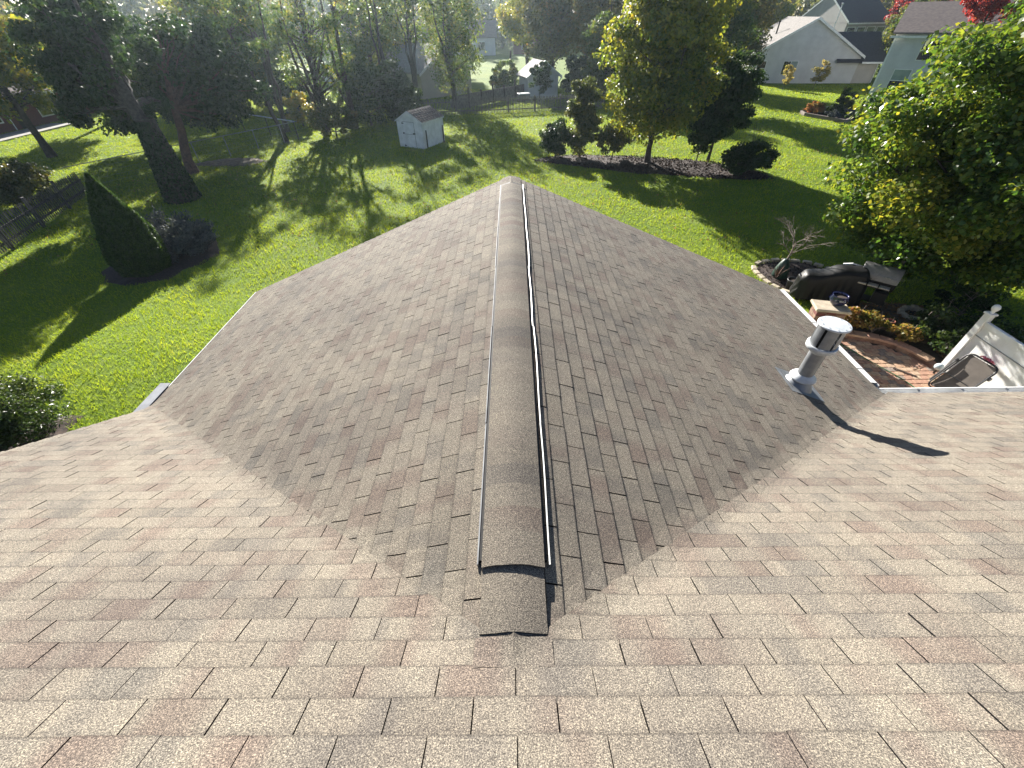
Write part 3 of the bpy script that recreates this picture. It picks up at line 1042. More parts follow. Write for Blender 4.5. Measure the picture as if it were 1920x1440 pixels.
# flashing cone and plate lying on the slope
m = MB()
n = 28
base, top = [], []
for k in range(n):
    t = 2 * math.pi * k / n
    bx, by = 0.165 * math.cos(t), 0.165 * math.sin(t)
    base.append((bx, by, -GS * bx + 0.012)); top.append((0.092 * math.cos(t), 0.092 * math.sin(t), 0.125))
m.faces(base + top, [(k, (k + 1) % n, n + (k + 1) % n, n + k) for k in range(n)])
o = m.build("flashing_cone", M_GALV, flue, smooth=True)
m = MB()
pl = [(-0.23, -0.22), (0.24, -0.22), (0.26, -0.08), (0.26, 0.22), (-0.23, 0.22)]
m.poly([(a, b, -GS * a + 0.012) for a, b in pl])
m.build("flashing_plate", M_GALV, flue)
m = MB()
m.lathe([(0.085, 0.50), (0.120, 0.535), (0.148, 0.558), (0.156, 0.563), (0.156, 0.610), (0.150, 0.613), (0.110, 0.60)], n=32, cap_bot=False, cap_top=False)
m.build("cap_base_ring", M_GALVTOP, flue, smooth=True)
m = MB()
m.lathe([(0.090, 0.56), (0.090, 0.86)], n=24, cap_bot=False, cap_top=False)
m.build("inner_screen", M_BLACKGAP, flue, smooth=True)
for k in range(6):
    t0 = 2 * math.pi * k / 6 + 0.10 + 0.55
    m = MB()
    pts = []
    for q in range(7):
        t = t0 + (2 * math.pi / 6 - 0.20) * q / 6
        pts.append((math.cos(t), math.sin(t)))
    for (c1, s1), (c2, s2) in zip(pts[:-1], pts[1:]):
        m.faces([(0.136 * c1, 0.136 * s1, 0.612), (0.136 * c2, 0.136 * s2, 0.612), (0.136 * c2, 0.136 * s2, 0.868), (0.136 * c1, 0.136 * s1, 0.868),
                 (0.131 * c1, 0.131 * s1, 0.612), (0.131 * c2, 0.131 * s2, 0.612), (0.131 * c2, 0.131 * s2, 0.868), (0.131 * c1, 0.131 * s1, 0.868)],
                [(0, 1, 2, 3), (5, 4, 7, 6), (0, 3, 7, 4), (1, 5, 6, 2)])
    m.build("wind_baffle", M_GALV, flue, smooth=False)
m = MB()
m.lathe([(0.152, 0.858), (0.162, 0.862), (0.162, 0.874), (0.156, 0.880), (0.08, 0.884), (0.02, 0.885)], n=40)
for k in range(10):
    t = 2 * math.pi * k / 10
    m.lathe([(0.006, 0.884), (0.005, 0.890)], c=(0.132 * math.cos(t), 0.132 * math.sin(t), 0), n=6)
m.build("cap_disc", M_GALVTOP, flue)

# ------------------------------------------------------------------ buildings
def window(parent, x, z, w, h, y=0.0, mat=None, two=True, frame=0.06, mull='v', name="window"):
    """frame as a part of the wall line, panes as its sub-parts; local front wall lies at y"""
    m = MB()
    f = frame
    m.box(x - f, x + w + f, y - 0.045, y, z - f, z)
    m.box(x - f, x + w + f, y - 0.045, y, z + h, z + h + f)
    m.box(x - f, x, y - 0.045, y, z, z + h)
    m.box(x + w, x + w + f, y - 0.045, y, z, z + h)
    if two and mull == 'v':
        m.box(x + w / 2 - 0.03, x + w / 2 + 0.03, y - 0.04, y, z, z + h)
    if two and mull == 'h':
        m.box(x, x + w, y - 0.04, y, z + h / 2 - 0.03, z + h / 2 + 0.03)
    fr = m.build(name, M_WHITE, parent)
    mats = mat if isinstance(mat, (list, tuple)) else [mat or M_GLASS] * 2
    if two:
        for k in range(2):
            p = MB()
            if mull == 'v':
                p.box(x + k * w / 2 + (0.03 if k else 0.0), x + (k + 1) * w / 2 - (0.0 if k else 0.03), y - 0.02, y - 0.006, z, z + h)
            else:
                p.box(x, x + w, y - 0.02, y - 0.006, z + k * h / 2 + (0.03 if k else 0), z + (k + 1) * h / 2 - (0 if k else 0.03))
            p.build("pane", mats[k], fr)
    else:
        p = MB()
        p.box(x, x + w, y - 0.02, y - 0.006, z, z + h)
        p.build("pane", mats[0], fr)
    return fr


def gable_front(root, w, d, eave, apex, wallm, roofm, over=0.35, thick=0.12, trim=True):
    """gable faces the front (y=0), ridge runs back"""
    m = MB()
    m.poly([(0, 0, -0.2), (w, 0, -0.2), (w, 0, eave), (w / 2, 0, apex), (0, 0, eave)])
    m.poly([(0, d, -0.2), (0, d, eave), (w / 2, d, apex), (w, d, eave), (w, d, -0.2)])
    m.poly([(0, 0, -0.2), (0, 0, eave), (0, d, eave), (0, d, -0.2)])
    m.poly([(w, 0, -0.2), (w, d, -0.2), (w, d, eave), (w, 0, eave)])
    m.build("wall", wallm, root)
    sl = (apex - eave) / (w / 2)
    m = MB()
    for sgn in (-1, 1):
        xe = w / 2 + sgn * (w / 2 + over)
        ze = eave - sl * over
        a = (w / 2, -over, apex + 0.03); b = (xe, -over, ze + 0.03); c = (xe, d + over, ze + 0.03); e = (w / 2, d + over, apex + 0.03)
        lo = [(q[0], q[1], q[2] + 0.0) for q in (a, b, c, e)]
        hi = [(q[0], q[1], q[2] + thick) for q in (a, b, c, e)]
        m.faces(lo + hi, [(0, 3, 2, 1), (4, 5, 6, 7), (0, 1, 5, 4), (1, 2, 6, 5), (2, 3, 7, 6)] if sgn < 0 else [(0, 1, 2, 3), (4, 7, 6, 5), (0, 4, 5, 1), (1, 5, 6, 2), (2, 6, 7, 3)])
    roof = m.build("roof", roofm, root)
    if trim:
        m = MB()
        for sgn in (-1, 1):
            xe = w / 2 + sgn * (w / 2 + over); ze = eave - sl * over
            a = np.array([w / 2, -over - 0.02, apex + 0.03]); b = np.array([xe, -over - 0.02, ze + 0.03])
            m.obox((a + b) / 2, (b - a) / 2, (0, 0.015, 0), (0, 0, 0.12))
        m.build("rake_trim", M_WHITE, root)
    return roof


def side_roof(root, x0, x1, y0, d, eave, ridge, roofm, over=0.35, thick=0.12, name="roof", back=True):
    """ridge runs along x, eave faces the front"""
    sl = (ridge - eave) / (d / 2)
    m = MB()
    a = (x0, y0 - over, eave - sl * over); b = (x1, y0 - over, eave - sl * over)
    c = (x1, y0 + d / 2, ridge); e = (x0, y0 + d / 2, ridge)
    lo = [a, b, c, e]; hi = [(q[0], q[1], q[2] + thick) for q in lo]
    m.faces(lo + hi, [(3, 2, 1, 0), (4, 5, 6, 7), (0, 1, 5, 4), (1, 2, 6, 5), (3, 0, 4, 7)])
    if back:
        a2 = (x0, y0 + d + over, eave - sl * over); b2 = (x1, y0 + d + over, eave - sl * over)
        lo = [e, c, b2, a2]; hi = [(q[0], q[1], q[2] + thick) for q in lo]
        m.faces(lo + hi, [(3, 2, 1, 0), (4, 5, 6, 7), (1, 2, 6, 5), (2, 3, 7, 6), (3, 0, 4, 7)])
    return m.build(name, roofm, root)


R_ = math.radians
# pale grey house with the long gable
wh = thing("gabled_house", "pale grey sided house with broad white trimmed gable and dark side wing", "house", (29.2, 63.7, 0), R_(-11.5))
rf = gable_front(wh, 12.1, 12.0, 2.62, 5.95, M_SIDEW, M_ROOFGREY, over=0.30)
window(wh, 1.0, 0.75, 0.95, 1.35, mull='h', mat=M_GLASS)
window(wh, 3.95, 0.85, 1.55, 1.25, mat=[M_GLASS, M_BLIND])
for (px_, py_, hh, rr) in ((3.2, 4.5, 1.15, 0.09), (2.1, 1.6, 0.45, 0.05), (1.2, 6.4, 0.45, 0.05)):
    m = MB()
    zz = 2.62 + px_ / 6.05 * 3.33 + 0.1
    m.tube([(px_, py_, zz - 0.1), (px_, py_, zz + hh)], rr, 8)
    if hh > 1:
        m.tube([(px_, py_, zz + hh), (px_, py_, zz + hh + 0.12)], 0.16, 8)
    m.build("roof_pipe", M_BLACK, rf)
m = MB()
m.box(12.1, 14.2, 0.05, 9.0, -0.2, 2.1)
m.build("wing_wall", M_SIDEC, wh)
side_roof(wh, 9.6, 14.9, 0.05, 9.0, 2.25, 4.55, M_ROOFDARK, over=0.5, name="wing_roof")
m = MB()
m.box(12.2, 14.95, -0.62, -0.50, 1.93, 2.10)
m.build("gutter", M_WHITE, wh)
m = MB()
m.tube([(14.15, -0.02, 1.95), (14.22, -0.03, 1.6), (14.22, -0.03, 0.1)], 0.05, 6)
m.build("downspout", M_WHITE, wh)

# dark roofed house behind it
dh = thing("dark_roofed_house", "cream house with charcoal roof and row of dark windows behind the pale gable", "house", (58.6, 95.0, 0), R_(13))
m = MB()
m.box(0, 9.2, 0, 12, -0.2, 5.0)
m.poly([(0, 0, 4.9), (0, 0, 5.2), (0, 6, 8.7), (0, 12, 5.2), (0, 12, 4.9)])
m.build("wall", M_SIDEDIM, dh)
side_roof(dh, -0.1, 9.4, 0, 12.0, 5.2, 8.8, M_ROOFDARK, over=0.4, name="roof")
m = MB()
for ya, za, yb_, zb_ in ((-0.4, 4.96, 6.0, 8.80), (6.0, 8.80, 12.4, 4.96)):
    a = np.array([-0.13, ya, za + 0.06]); b = np.array([-0.13, yb_, zb_ + 0.06])
    m.obox((a + b) / 2, (b - a) / 2, (0.02, 0, 0), (0, 0, 0.13))
m.build("rake_trim", M_WHITE, dh)
m = MB()
m.box(-0.1, 9.4, -0.52, -0.41, 4.78, 4.98)
m.build("gutter", M_WHITE, dh)
for k in range(4):
    window(dh, 0.5 + k * 2.1, 2.4, 1.6, 1.95, mull='h', frame=0.10)

# pole in front of it
m = MB()
m.tube([(0, 0, 0), (0, 0, 7.2)], 0.06, 8)
m.lathe([(0.0, 7.2), (0.12, 7.28), (0.12, 7.38), (0.0, 7.46)], n=10)
tag(m.build("white_pole", M_WHITE, loc=(47.6, 80.0, 0)), "tall thin white pole rising behind the pale grey gabled house", "pole")

# pale blue house on the right
bh = thing("blue_house", "two storey pale blue sided house with brown roof behind the near maple", "house", (34.85, 48.6, 0), R_(-38))
m = MB()
m.box(0, 13, 0, 9, -0.2, 5.0)
m.build("wall", M_SIDEB, bh)
m = MB()
m.box(-0.02, 0.12, -0.025, 0.0, -0.1, 4.95)
m.box(0.86, 0.93, -0.025, 0.0, -0.1, 0.75)
m.build("corner_trim", M_WHITE, bh)
side_roof(bh, -0.30, 13.4, 0, 10.0, 5.08, 7.0, M_ROOFBROWN, over=0.30)
m = MB()
m.box(-0.35, 13.4, -0.48, -0.37, 4.70, 4.86)
m.build("gutter", M_WHITE, bh)
window(bh, 1.15, 0.85, 1.25, 1.6, two=True, mull='h', mat=[M_GLASS, M_BLIND])
window(bh, 2.3, 3.2, 1.2, 1.3, two=True, mull='h')
window(bh, 5.6, 3.2, 1.2, 1.3, two=True, mull='h')
window(bh, 6.2, 0.85, 1.4, 1.5, two=True, mull='h')

# red brick house far left
rh = thing("red_brick_house", "low dark red brick house under trees at the far left", "house", (-41.2, 30.0, 0), R_(90))
m = MB()
m.box(0, 22, 0, 9, -0.2, 2.45)
m.build("wall", M_REDBRICK, rh)
side_roof(rh, -0.4, 22.4, 0, 9.0, 2.5, 5.0, M_ROOFBROWN, over=0.6)
m = MB()
m.box(-0.4, 22.4, -0.74, -0.62, 2.02, 2.20)
m.build("gutter", M_WHITE, rh)
window(rh, 12.6, 0.55, 2.3, 1.45, frame=0.09)
window(rh, 7.0, 0.7, 1.9, 1.3, frame=0.09)
m = MB(); m.box(10.2, 11.2, -0.03, 0.0, 0.0, 2.05); dr = m.build("door", M_BLACK, rh)
m = MB(); m.box(11.0, 11.06, -0.08, -0.03, 0.95, 1.05); m.build("handle", M_STEEL, dr)
m = MB()
m.tube([(9.6, -0.05, 0.0), (9.6, -0.05, 2.1)], 0.04, 6)
m.build("downspout", M_WHITE, rh)
m = MB(); m.box(0, 2.2, 0, 9.0, 0.0, 0.09)
tag(m.build("path", M_CONC, loc=(-40.4, 33.0, 0)), "pale concrete strip along the red brick house", None, kind='structure')

# beige garage behind the fence
ga = thing("beige_garage", "beige sided garage with bright pale roof behind the back fence", "garage", (-9.5, 53.4, 0), R_(42))
gable_front(ga, 6.6, 9.0, 2.25, 4.3, M_SIDET, M_CONC, over=0.3)
# white house behind the garage
cw = thing("white_house", "white house glimpsed through branches behind the beige garage", "house", (-27.0, 72.0, 0), R_(-4))
m = MB(); m.box(0, 15, 0, 8, -0.2, 3.2); m.build("wall", M_WHITEP, cw)
side_roof(cw, -0.4, 15.4, 0, 8, 3.2, 5.6, M_ROOFGREY, over=0.4)
for k in range(3):
    window(cw, 2.0 + k * 4.4, 0.9, 1.4, 1.4)
# far blue-grey house beyond the sunny lawn
fb = thing("far_house", "small grey blue house beyond the sunlit neighbouring lawn", "house", (-12.5, 118.0, 0), R_(3))
m = MB(); m.box(0, 9, 0, 7, -0.2, 3.3); m.build("wall", M_SIDEB, fb)
side_roof(fb, -0.4, 9.4, 0, 7, 3.3, 5.8, M_ROOFBROWN, over=0.4)
for k in range(2):
    window(fb, 1.6 + k * 3.6, 0.9, 1.5, 1.5)
fc = thing("far_house", "reddish brown house with a dark porch left behind the sunny lawn", "house", (0.5, 121.0, 0), R_(-4))
m = MB(); m.box(0, 11, 0, 7, -0.2, 3.3); m.build("wall", M_REDBRICK, fc)
side_roof(fc, -0.4, 11.4, 0, 7, 3.3, 5.6, M_ROOFGREY, over=0.4)
window(fc, 2, 0.9, 1.5, 1.4); window(fc, 7, 0.9, 1.5, 1.4)
lh = thing("roof_behind_tree", "house with a pale roof showing past the big dark tree", "house", (-62.0, 84.0, 0), R_(20))
m = MB(); m.box(0, 14, 0, 8, -0.2, 3.4); m.build("wall", M_REDBRICK, lh)
side_roof(lh, -0.5, 14.5, 0, 8, 3.4, 6.2, M_CONC, over=0.5)
window(lh, 2, 1.0, 1.5, 1.4); window(lh, 9, 1.0, 1.5, 1.4)

# neighbour's little garden building
ns = thing("garden_outbuilding", "pale gabled garden outbuilding behind the back picket fence", "shed", (1.75, 52.6, 0), R_(16))
gable_front(ns, 3.3, 3.2, 1.95, 3.05, M_SIDESHED, M_CONC, over=0.3, thick=0.08)
m = MB()
m.tube([(3.55, -0.25, 1.75), (3.3, -0.02, 1.2)], 0.05, 4)
m.build("brace", M_WHITE, ns)

# white storage shed
sh = thing("storage_shed", "small white wooden storage shed with a brown shingled roof on the lawn", "shed", (-7.62, 31.86, 0), R_(-26))
SW, SD, SE, SA = 1.95, 2.45, 1.54, 2.06
m = MB()
m.poly([(0, 0, 0), (SW, 0, 0), (SW, 0, SE), (SW / 2, 0, SA), (0, 0, SE)])
m.poly([(0, SD, 0), (0, SD, SE), (SW / 2, SD, SA), (SW, SD, SE), (SW, SD, 0)])
m.poly([(0, 0, 0), (0, 0, SE), (0, SD, SE), (0, SD, 0)])
m.poly([(SW, 0, 0), (SW, SD, 0), (SW, SD, SE), (SW, 0, SE)])
m.build("wall", M_WHITEP, sh)
m = MB()
for xx in (0.02, SW - 0.02):
    m.box(xx - 0.05, xx + 0.05, -0.02, 0.0, 0, SE - 0.03)
m.box(SW, SW + 0.02, -0.02, 0.08, 0, SE - 0.03)
m.box(SW, SW + 0.02, SD - 0.08, SD + 0.02, 0, SE - 0.03)
m.build("corner_board", M_WHITEP, sh)
m = MB()
m.box(0.42, 1.32, -0.035, -0.004, 0.07, SE - 0.05)
dr = m.build("door", M_WHITEP, sh)
m = MB()
for a, b, c, d in ((0.40, 0.415, 0.05, SE - 0.03), (1.325, 1.34, 0.05, SE - 0.03)):
    m.box(a, b, -0.016, -0.004, c, d)
m.box(0.42, 1.32, -0.042, -0.035, 0.80, 0.812)
m.box(0.40, 1.34, -0.016, -0.004, SE - 0.045, SE - 0.03)
m.build("door_gap", M_BLACKGAP, dr)
for zz in (0.13, 0.86, SE - 0.12):
    m = MB()
    m.faces([(0.40, -0.045, zz - 0.05), (0.56, -0.045, zz - 0.012), (0.56, -0.045, zz + 0.012), (0.40, -0.045, zz + 0.05),
             (0.40, -0.036, zz - 0.05), (0.56, -0.036, zz - 0.012), (0.56, -0.036, zz + 0.012), (0.40, -0.036, zz + 0.05)],
            [(0, 1, 2, 3), (0, 4, 5, 1), (3, 2, 6, 7), (1, 5, 6, 2), (0, 3, 7, 4)])
    m.build("hinge", M_BLACK, dr)
m = MB(); m.box(1.22, 1.40, -0.06, -0.036, 0.83, 0.90); m.build("latch", M_BLACK, dr)
rs = MB()
sl = (SA - SE) / (SW / 2)
for sgn in (-1, 1):
    xe = SW / 2 + sgn * (SW / 2 + 0.09)
    lo = [(SW / 2, -0.08, SA + 0.02), (xe, -0.08, SE - sl * 0.09 + 0.02), (xe, SD + 0.08, SE - sl * 0.09 + 0.02), (SW / 2, SD + 0.08, SA + 0.02)]
    rs.faces(lo + [(q[0], q[1], q[2] + 0.035) for q in lo], [(0, 3, 2, 1), (4, 5, 6, 7), (0, 1, 5, 4), (1, 2, 6, 5), (2, 3, 7, 6)] if sgn < 0 else [(0, 1, 2, 3), (4, 7, 6, 5), (0, 4, 5, 1), (1, 5, 6, 2), (2, 6, 7, 3)])
rf = rs.build("roof", M_WHITEP, sh)
rr = random.Random(2)
for sgn in (-1, 1):
    for j in range(7):
        m = MB()
        u0, u1 = j / 7 * (SW / 2 + 0.10), (j + 1.15) / 7 * (SW / 2 + 0.10)
        yb_ = -0.09
        while yb_ < SD + 0.08:
            ln = rr.uniform(0.22, 0.34)
            ye_ = min(yb_ + ln, SD + 0.09)
            z0, z1 = SA - sl * u0 + 0.060, SA - sl * u1 + 0.070 + rr.uniform(0, 0.01)
            xa, xb = SW / 2 + sgn * u0, SW / 2 + sgn * u1
            q = [(xa, yb_, z0), (xb, yb_, z1), (xb, ye_ - 0.012, z1), (xa, ye_ - 0.012, z0)]
            m.poly(q if sgn > 0 else q[::-1])
            m.poly([(xb, yb_, z1 - 0.015), (xb, ye_ - 0.012, z1 - 0.015), (xb, ye_ - 0.012, z1), (xb, yb_, z1)] if sgn > 0 else
                   [(xb, ye_ - 0.012, z1 - 0.015), (xb, yb_, z1 - 0.015), (xb, yb_, z1), (xb, ye_ - 0.012, z1)])
            yb_ = ye_
        m.build("shingle_row", M_SHEDROOF, rf)
m = MB()
for sgn in (-1, 1):
    a = np.array([SW / 2, -0.10, SA + 0.03]); b = np.array([SW / 2 + sgn * (SW / 2 + 0.09), -0.10, SE - sl * 0.09 + 0.03])
    m.obox((a + b) / 2, (b - a) / 2, (0, 0.012, 0), (0, 0, 0.035))
m.box(SW + 0.08, SW + 0.10, -0.08, SD + 0.08, SE - 0.085, SE - 0.0)
m.build("roof_trim", M_WHITEP, sh)
# two dark posts standing against its side
ca, sa = math.cos(R_(-26)), math.sin(R_(-26))
for k, ly in enumerate((0.22, 2.20)):
    lx = SW + 0.12
    wx, wy = -7.62 + lx * ca - ly * sa, 31.86 + lx * sa + ly * ca
    m = MB()
    m.tube([(0, 0, -0.05), (0.01, 0, 1.05 - 0.02 * k)], 0.045, 6)
    m.tube([(0.01, 0, 1.05 - 0.02 * k), (0.01, 0, 1.08 - 0.02 * k)], [0.045, 0.02], 6)
    o = m.build("dark_post", M_BARK, loc=(wx, wy, 0))
    tag(o, ("dark round post against the white shed's near corner", "dark round post against the white shed's far corner")[k], "post", "dark posts beside the white shed")


# ------------------------------------------------------------------ fences
def picket_mesh(h, w, mat, t=0.018, point=0.06):
    m = MB()
    m.faces([(-w / 2, -t / 2, 0.04), (w / 2, -t / 2, 0.04), (w / 2, -t / 2, h - point), (0, -t / 2, h), (-w / 2, -t / 2, h - point),
             (-w / 2, t / 2, 0.04), (w / 2, t / 2, 0.04), (w / 2, t / 2, h - point), (0, t / 2, h), (-w / 2, t / 2, h - point)],
            [(0, 1, 2, 3, 4), (9, 8, 7, 6, 5), (0, 5, 6, 1), (1, 6, 7, 2), (2, 7, 8, 3), (3, 8, 9, 4), (4, 9, 5, 0)])
    return m.mesh("picket", mat)


def picket_fence(name, label, A, B, h, spacing, w, mat, rails=(0.25, 0.8), post_every=2.4, seed=0, point=0.06, post_up=0.06):
    A, B = np.array(A, float), np.array(B, float)
    L = float(np.linalg.norm(B - A))
    root = thing(name, label, "fence", (A[0], A[1], float(gz(A[0], A[1]))), math.atan2(B[1] - A[1], B[0] - A[0]))
    r = random.Random(seed)
    me = picket_mesh(h, w, mat, point=point)
    x = spacing / 2
    k = 0
    while x < L and k < 299:
        o = link("picket", me, root, (x + r.uniform(-0.006, 0.006), 0, r.uniform(-0.012, 0.012)))
        o.rotation_euler = (r.uniform(-0.012, 0.012), r.uniform(-0.018, 0.018), 0)
        x += spacing; k += 1
    for z in rails:
        m = MB(); m.box(0, L, 0.012, 0.05, z * h - 0.04, z * h + 0.04)
        m.build("rail", mat, root)
    m = MB(); m.box(-0.05, 0.05, 0.05, 0.15, -0.1, h + post_up)
    pme = m.mesh("post", mat)
    x = 0.0
    while x < L + 0.1:
        link("post", pme, root, (min(x, L), 0, 0))
        x += post_every
    return root


picket_fence("picket_fence", "dark weathered picket fence at the left edge of the lawn", (-18.1, 11.0), (-21.55, 22.1), 1.08, 0.152, 0.074, M_FENCEDARK, rails=(0.22, 0.62), seed=1)
picket_fence("picket_fence", "long grey picket fence behind the white storage shed", (-9.8, 43.2), (8.6, 45.6), 1.25, 0.135, 0.075, M_FENCE, seed=2, point=0.04)
picket_fence("picket_fence", "short tan board fence beside the pale grey house", (21.6, 51.8), (25.5, 52.4), 0.98, 0.15, 0.13, M_TAN, seed=3, point=0.05)
# tan screen fence running back to the little outbuilding
sf = thing("screen_fence", "tan screen fence with dark posts running back to the outbuilding", "fence", (-5.2, 46.0, 0), math.atan2(54.3 - 46.0, 1.6 + 5.2))
for k in range(6):
    m = MB(); m.box(k * 1.75 + 0.06, k * 1.75 + 1.69, -0.015, 0.015, 0.1, 1.15 + 0.03 * (k % 2)); m.build("panel", M_FENCE, sf)
    m = MB(); m.box(k * 1.75 - 0.06, k * 1.75 + 0.06, -0.06, 0.06, 0, 1.65 if k % 2 else 1.35); m.build("post", M_BARK, sf)
# wire fence with thin posts by the red trunk
wf = thing("wire_fence", "thin metal wire fence crossing behind the big dark tree", "fence", (-20.6, 26.2, 0), math.atan2(33.2 - 26.2, -16.2 + 20.6))
Lw = math.hypot(33.2 - 26.2, -16.2 + 20.6)
for k in range(5):
    x = 0.3 + k * 2.0
    m = MB(); m.tube([(x, 0, 0), (x, 0, 1.18)], 0.025, 6); m.build("post", M_GREYMETAL, wf)
m = MB(); m.tube([(-4, 0, 1.16), (Lw + 1.5, 0, 1.16)], 0.02, 6); m.build("top_rail", M_GREYMETAL, wf)
m = MB()
for z in (0.15, 0.4, 0.65, 0.9):
    m.tube([(-4, 0.02, z), (Lw + 1.5, 0.02, z)], 0.004, 3)
m.build("wire", M_GREYMETAL, wf)
rl = thing("pipe_rail", "long pale metal rail on dark posts in the shade behind the wire fence", "rail", (-22.9, 38.9, 0), math.atan2(34.4 - 38.9, -15.6 + 22.9))
m = MB(); m.tube([(0, 0, 1.25), (8.6, 0, 1.16)], 0.035, 6); m.build("bar", M_GALVTOP, rl)
for x in (1.9, 5.2, 8.5):
    m = MB(); m.tube([(x, 0, 0), (x, 0, 1.22)], 0.035, 6); m.build("post", M_BARK, rl)


# ------------------------------------------------------------------ trees and shrubs
def ellip(r, n, c, rad, power=2.4, low=-1.0):
    out = []
    while len(out) < n:
        v = r.normal(0, 1, 3); v /= np.linalg.norm(v)
        if v[2] < low:
            continue
        s = r.random() ** (1 / power)
        out.append(np.array(c) + v * s * np.array(rad))
    return np.array(out)


def sweep(m, a, b, r0, r1, r, bow=0.15, seg=5, n=6):
    a, b = np.array(a, float), np.array(b, float)
    L = np.linalg.norm(b - a)
    off = r.normal(0, 1, 3) * L * bow
    off[2] = abs(off[2]) * 0.4
    pts, rad = [], []
    for k in range(seg + 1):
        t = k / seg
        pts.append(a + (b - a) * t + off * math.sin(math.pi * t) * (0.7 + 0.3 * t) + r.normal(0, 0.012 * L, 3) * (0 < k < seg))
        rad.append(r0 + (r1 - r0) * t)
    m.tube(pts, rad, n, cap=False)
    return pts, rad


def tree(name, label, cat, x, y, h, r0, crown, nclump, per, leaf, lmat, bmat=None, seed=0, group=None, lean=(0, 0), limbs=0.6,
         up=0.5, clump=0.2, flat=0.65, weep=0.0, fork=0, aspect=0.72, low_limb=0.14, power=2.4, low=-1.0, tonebias=0.45, spread=0.17, cspread=0.13, root=None):
    """crown = (centre dx, dy, z, rx, ry, rz)"""
    r = np.random.default_rng(seed + 1000)
    bmat = bmat or M_BARK
    z0 = float(gz(x, y))
    t = root or thing(name, label, cat, (x, y, z0), 0, group)
    cx, cy, cz, rx, ry, rz = crown
    C = ellip(r, nclump, (cx, cy, cz), (rx, ry, rz), power, low)
    C = C[C[:, 2] > 0.25]
    m = MB()
    top = np.array([lean[0] + cx * 0.5, lean[1] + cy * 0.5, min(h, cz + rz * 0.8)])
    # trunk with root flare
    N = 9
    tp, tr_ = [], []
    wob = r.normal(0, 0.04, (N + 1, 2)) * h * 0.12
    for k in range(N + 1):
        s = k / N
        q = np.array([top[0] * s ** 1.3, top[1] * s ** 1.3, top[2] * s])
        if 0 < k < N:
            q[:2] += wob[k]
        tp.append(q); tr_.append(r0 * (1.45 if k == 0 else (1.05 - 0.9 * s)))
    tp[0][2] = -0.1
    m.tube(tp, tr_, 9, cap=False)
    for f in range(fork):
        a = r.random() * 6.28
        bpt = np.array([math.cos(a) * rx * 0.6 + cx, math.sin(a) * ry * 0.6 + cy, cz + rz * 0.5])
        s = 0.18 + 0.12 * f
        k = int(s * N)
        sweep(m, tp[k], bpt, tr_[k] * 0.75, 0.02, r, 0.10, 7, 7)
    # limbs reach out to the clumps
    for c in C:
        if r.random() > limbs:
            continue
        d = math.hypot(c[0], c[1])
        zt = np.clip(c[2] - d * (0.35 + 0.4 * r.random()), low_limb * h, top[2] * 0.92)
        s = zt / top[2]
        k = min(N - 1, int(s * N)); f = s * N - k
        a = tp[k] * (1 - f) + tp[k + 1] * f
        ra = max(0.012, (tr_[k] * (1 - f) + tr_[k + 1] * f) * 0.42)
        pts, rad = sweep(m, a, c, ra, 0.010, r, 0.10, 4, 5)
        for q in range(2):
            k2 = r.integers(2, 5)
            e = pts[k2] + r.normal(0, 1, 3) * clump * rx * 0.9
            sweep(m, pts[k2], e, rad[k2] * 0.6, 0.005, r, 0.1, 2, 4)
    m.build("trunk", bmat, t, smooth=True)
    # leaves in clumps
    rc = clump * (rx * ry * rz) ** (1 / 3)
    P, T, S, O = [], [], [], []
    for c in C:
        n = int(per * (0.6 + 0.8 * r.random()))
        k = rc * (0.7 + 0.6 * r.random())
        g = r.normal(0, 1, (n, 3))
        g /= np.linalg.norm(g, axis=1)[:, None]
        g *= (r.random(n) ** 0.45)[:, None] * 1.5
        p = c + g * k * np.array([1, 1, flat])
        if weep:
            p[:, 2] -= weep * r.random(n) ** 1.5 * rz
        P.append(p)
        T.append(np.full(n, tonebias + r.normal(0, cspread)))
        O.append(g)
    P = np.concatenate(P); T = np.concatenate(T); O = np.concatenate(O)
    ok = P[:, 2] > 0.05
    P, T, O = P[ok], T[ok], O[ok]
    V, F, T = leaf_quads(P, np.full(len(P), leaf), r, up=up, out=O, tone=T, spread=spread, aspect=aspect, droop=0.5 + weep * 2)
    link("crown", np_mesh("crown", V, F, lmat, T), t)
    return t


G_BACK = "tall trees at the back of the garden"
# --- near trees
tree("maple_tree", "big near maple with glossy green and yellow leaves filling the right edge", "tree", 14.3, 12.2, 7.6, 0.17,
     (-1.6, -0.5, 3.75, 3.55, 3.2, 3.3), 360, 360, 0.118, L_MAPLE, seed=1, limbs=0.45, clump=0.135, up=0.9, power=2.2, tonebias=0.44)
tree("dark_tree", "huge dark tree with broad dense crown at left, ivy clad trunk", "tree", -16.3, 21.3, 9.0, 0.42,
     (-2.6, 2.4, 5.1, 2.4, 2.4, 2.9), 120, 210, 0.165, L_DARK, seed=2, limbs=0.3, low_limb=0.42, clump=0.16, up=0.4, power=2.6, lean=(-0.1, 0.3))
tree("dark_tree", "broad dark tree filling the gap between the yellow green tree and ivy clad trunk", "tree", -25.3, 33.6, 8.0, 0.30,
     (0.3, 0, 4.2, 3.5, 3.0, 2.9), 120, 170, 0.18, L_DARK, seed=14, limbs=0.3, low_limb=0.25, clump=0.15, up=0.4)
iv = next(o for o in COL.objects if o.name == "dark_tree")
r = np.random.default_rng(77)
n = 7000
hh = r.random(n) ** 0.8 * 3.3
aa = r.random(n) * 2 * math.pi
rad = (0.80 - 0.13 * hh) * (0.88 + 0.14 * r.random(n))
P = np.stack([rad * np.cos(aa), rad * np.sin(aa), hh], 1)
O = np.stack([np.cos(aa), np.sin(aa), 0 * aa], 1)
V, F, T = leaf_quads(P, np.full(n, 0.13), r, up=0.2, out=O * 1.6, tone=0.25)
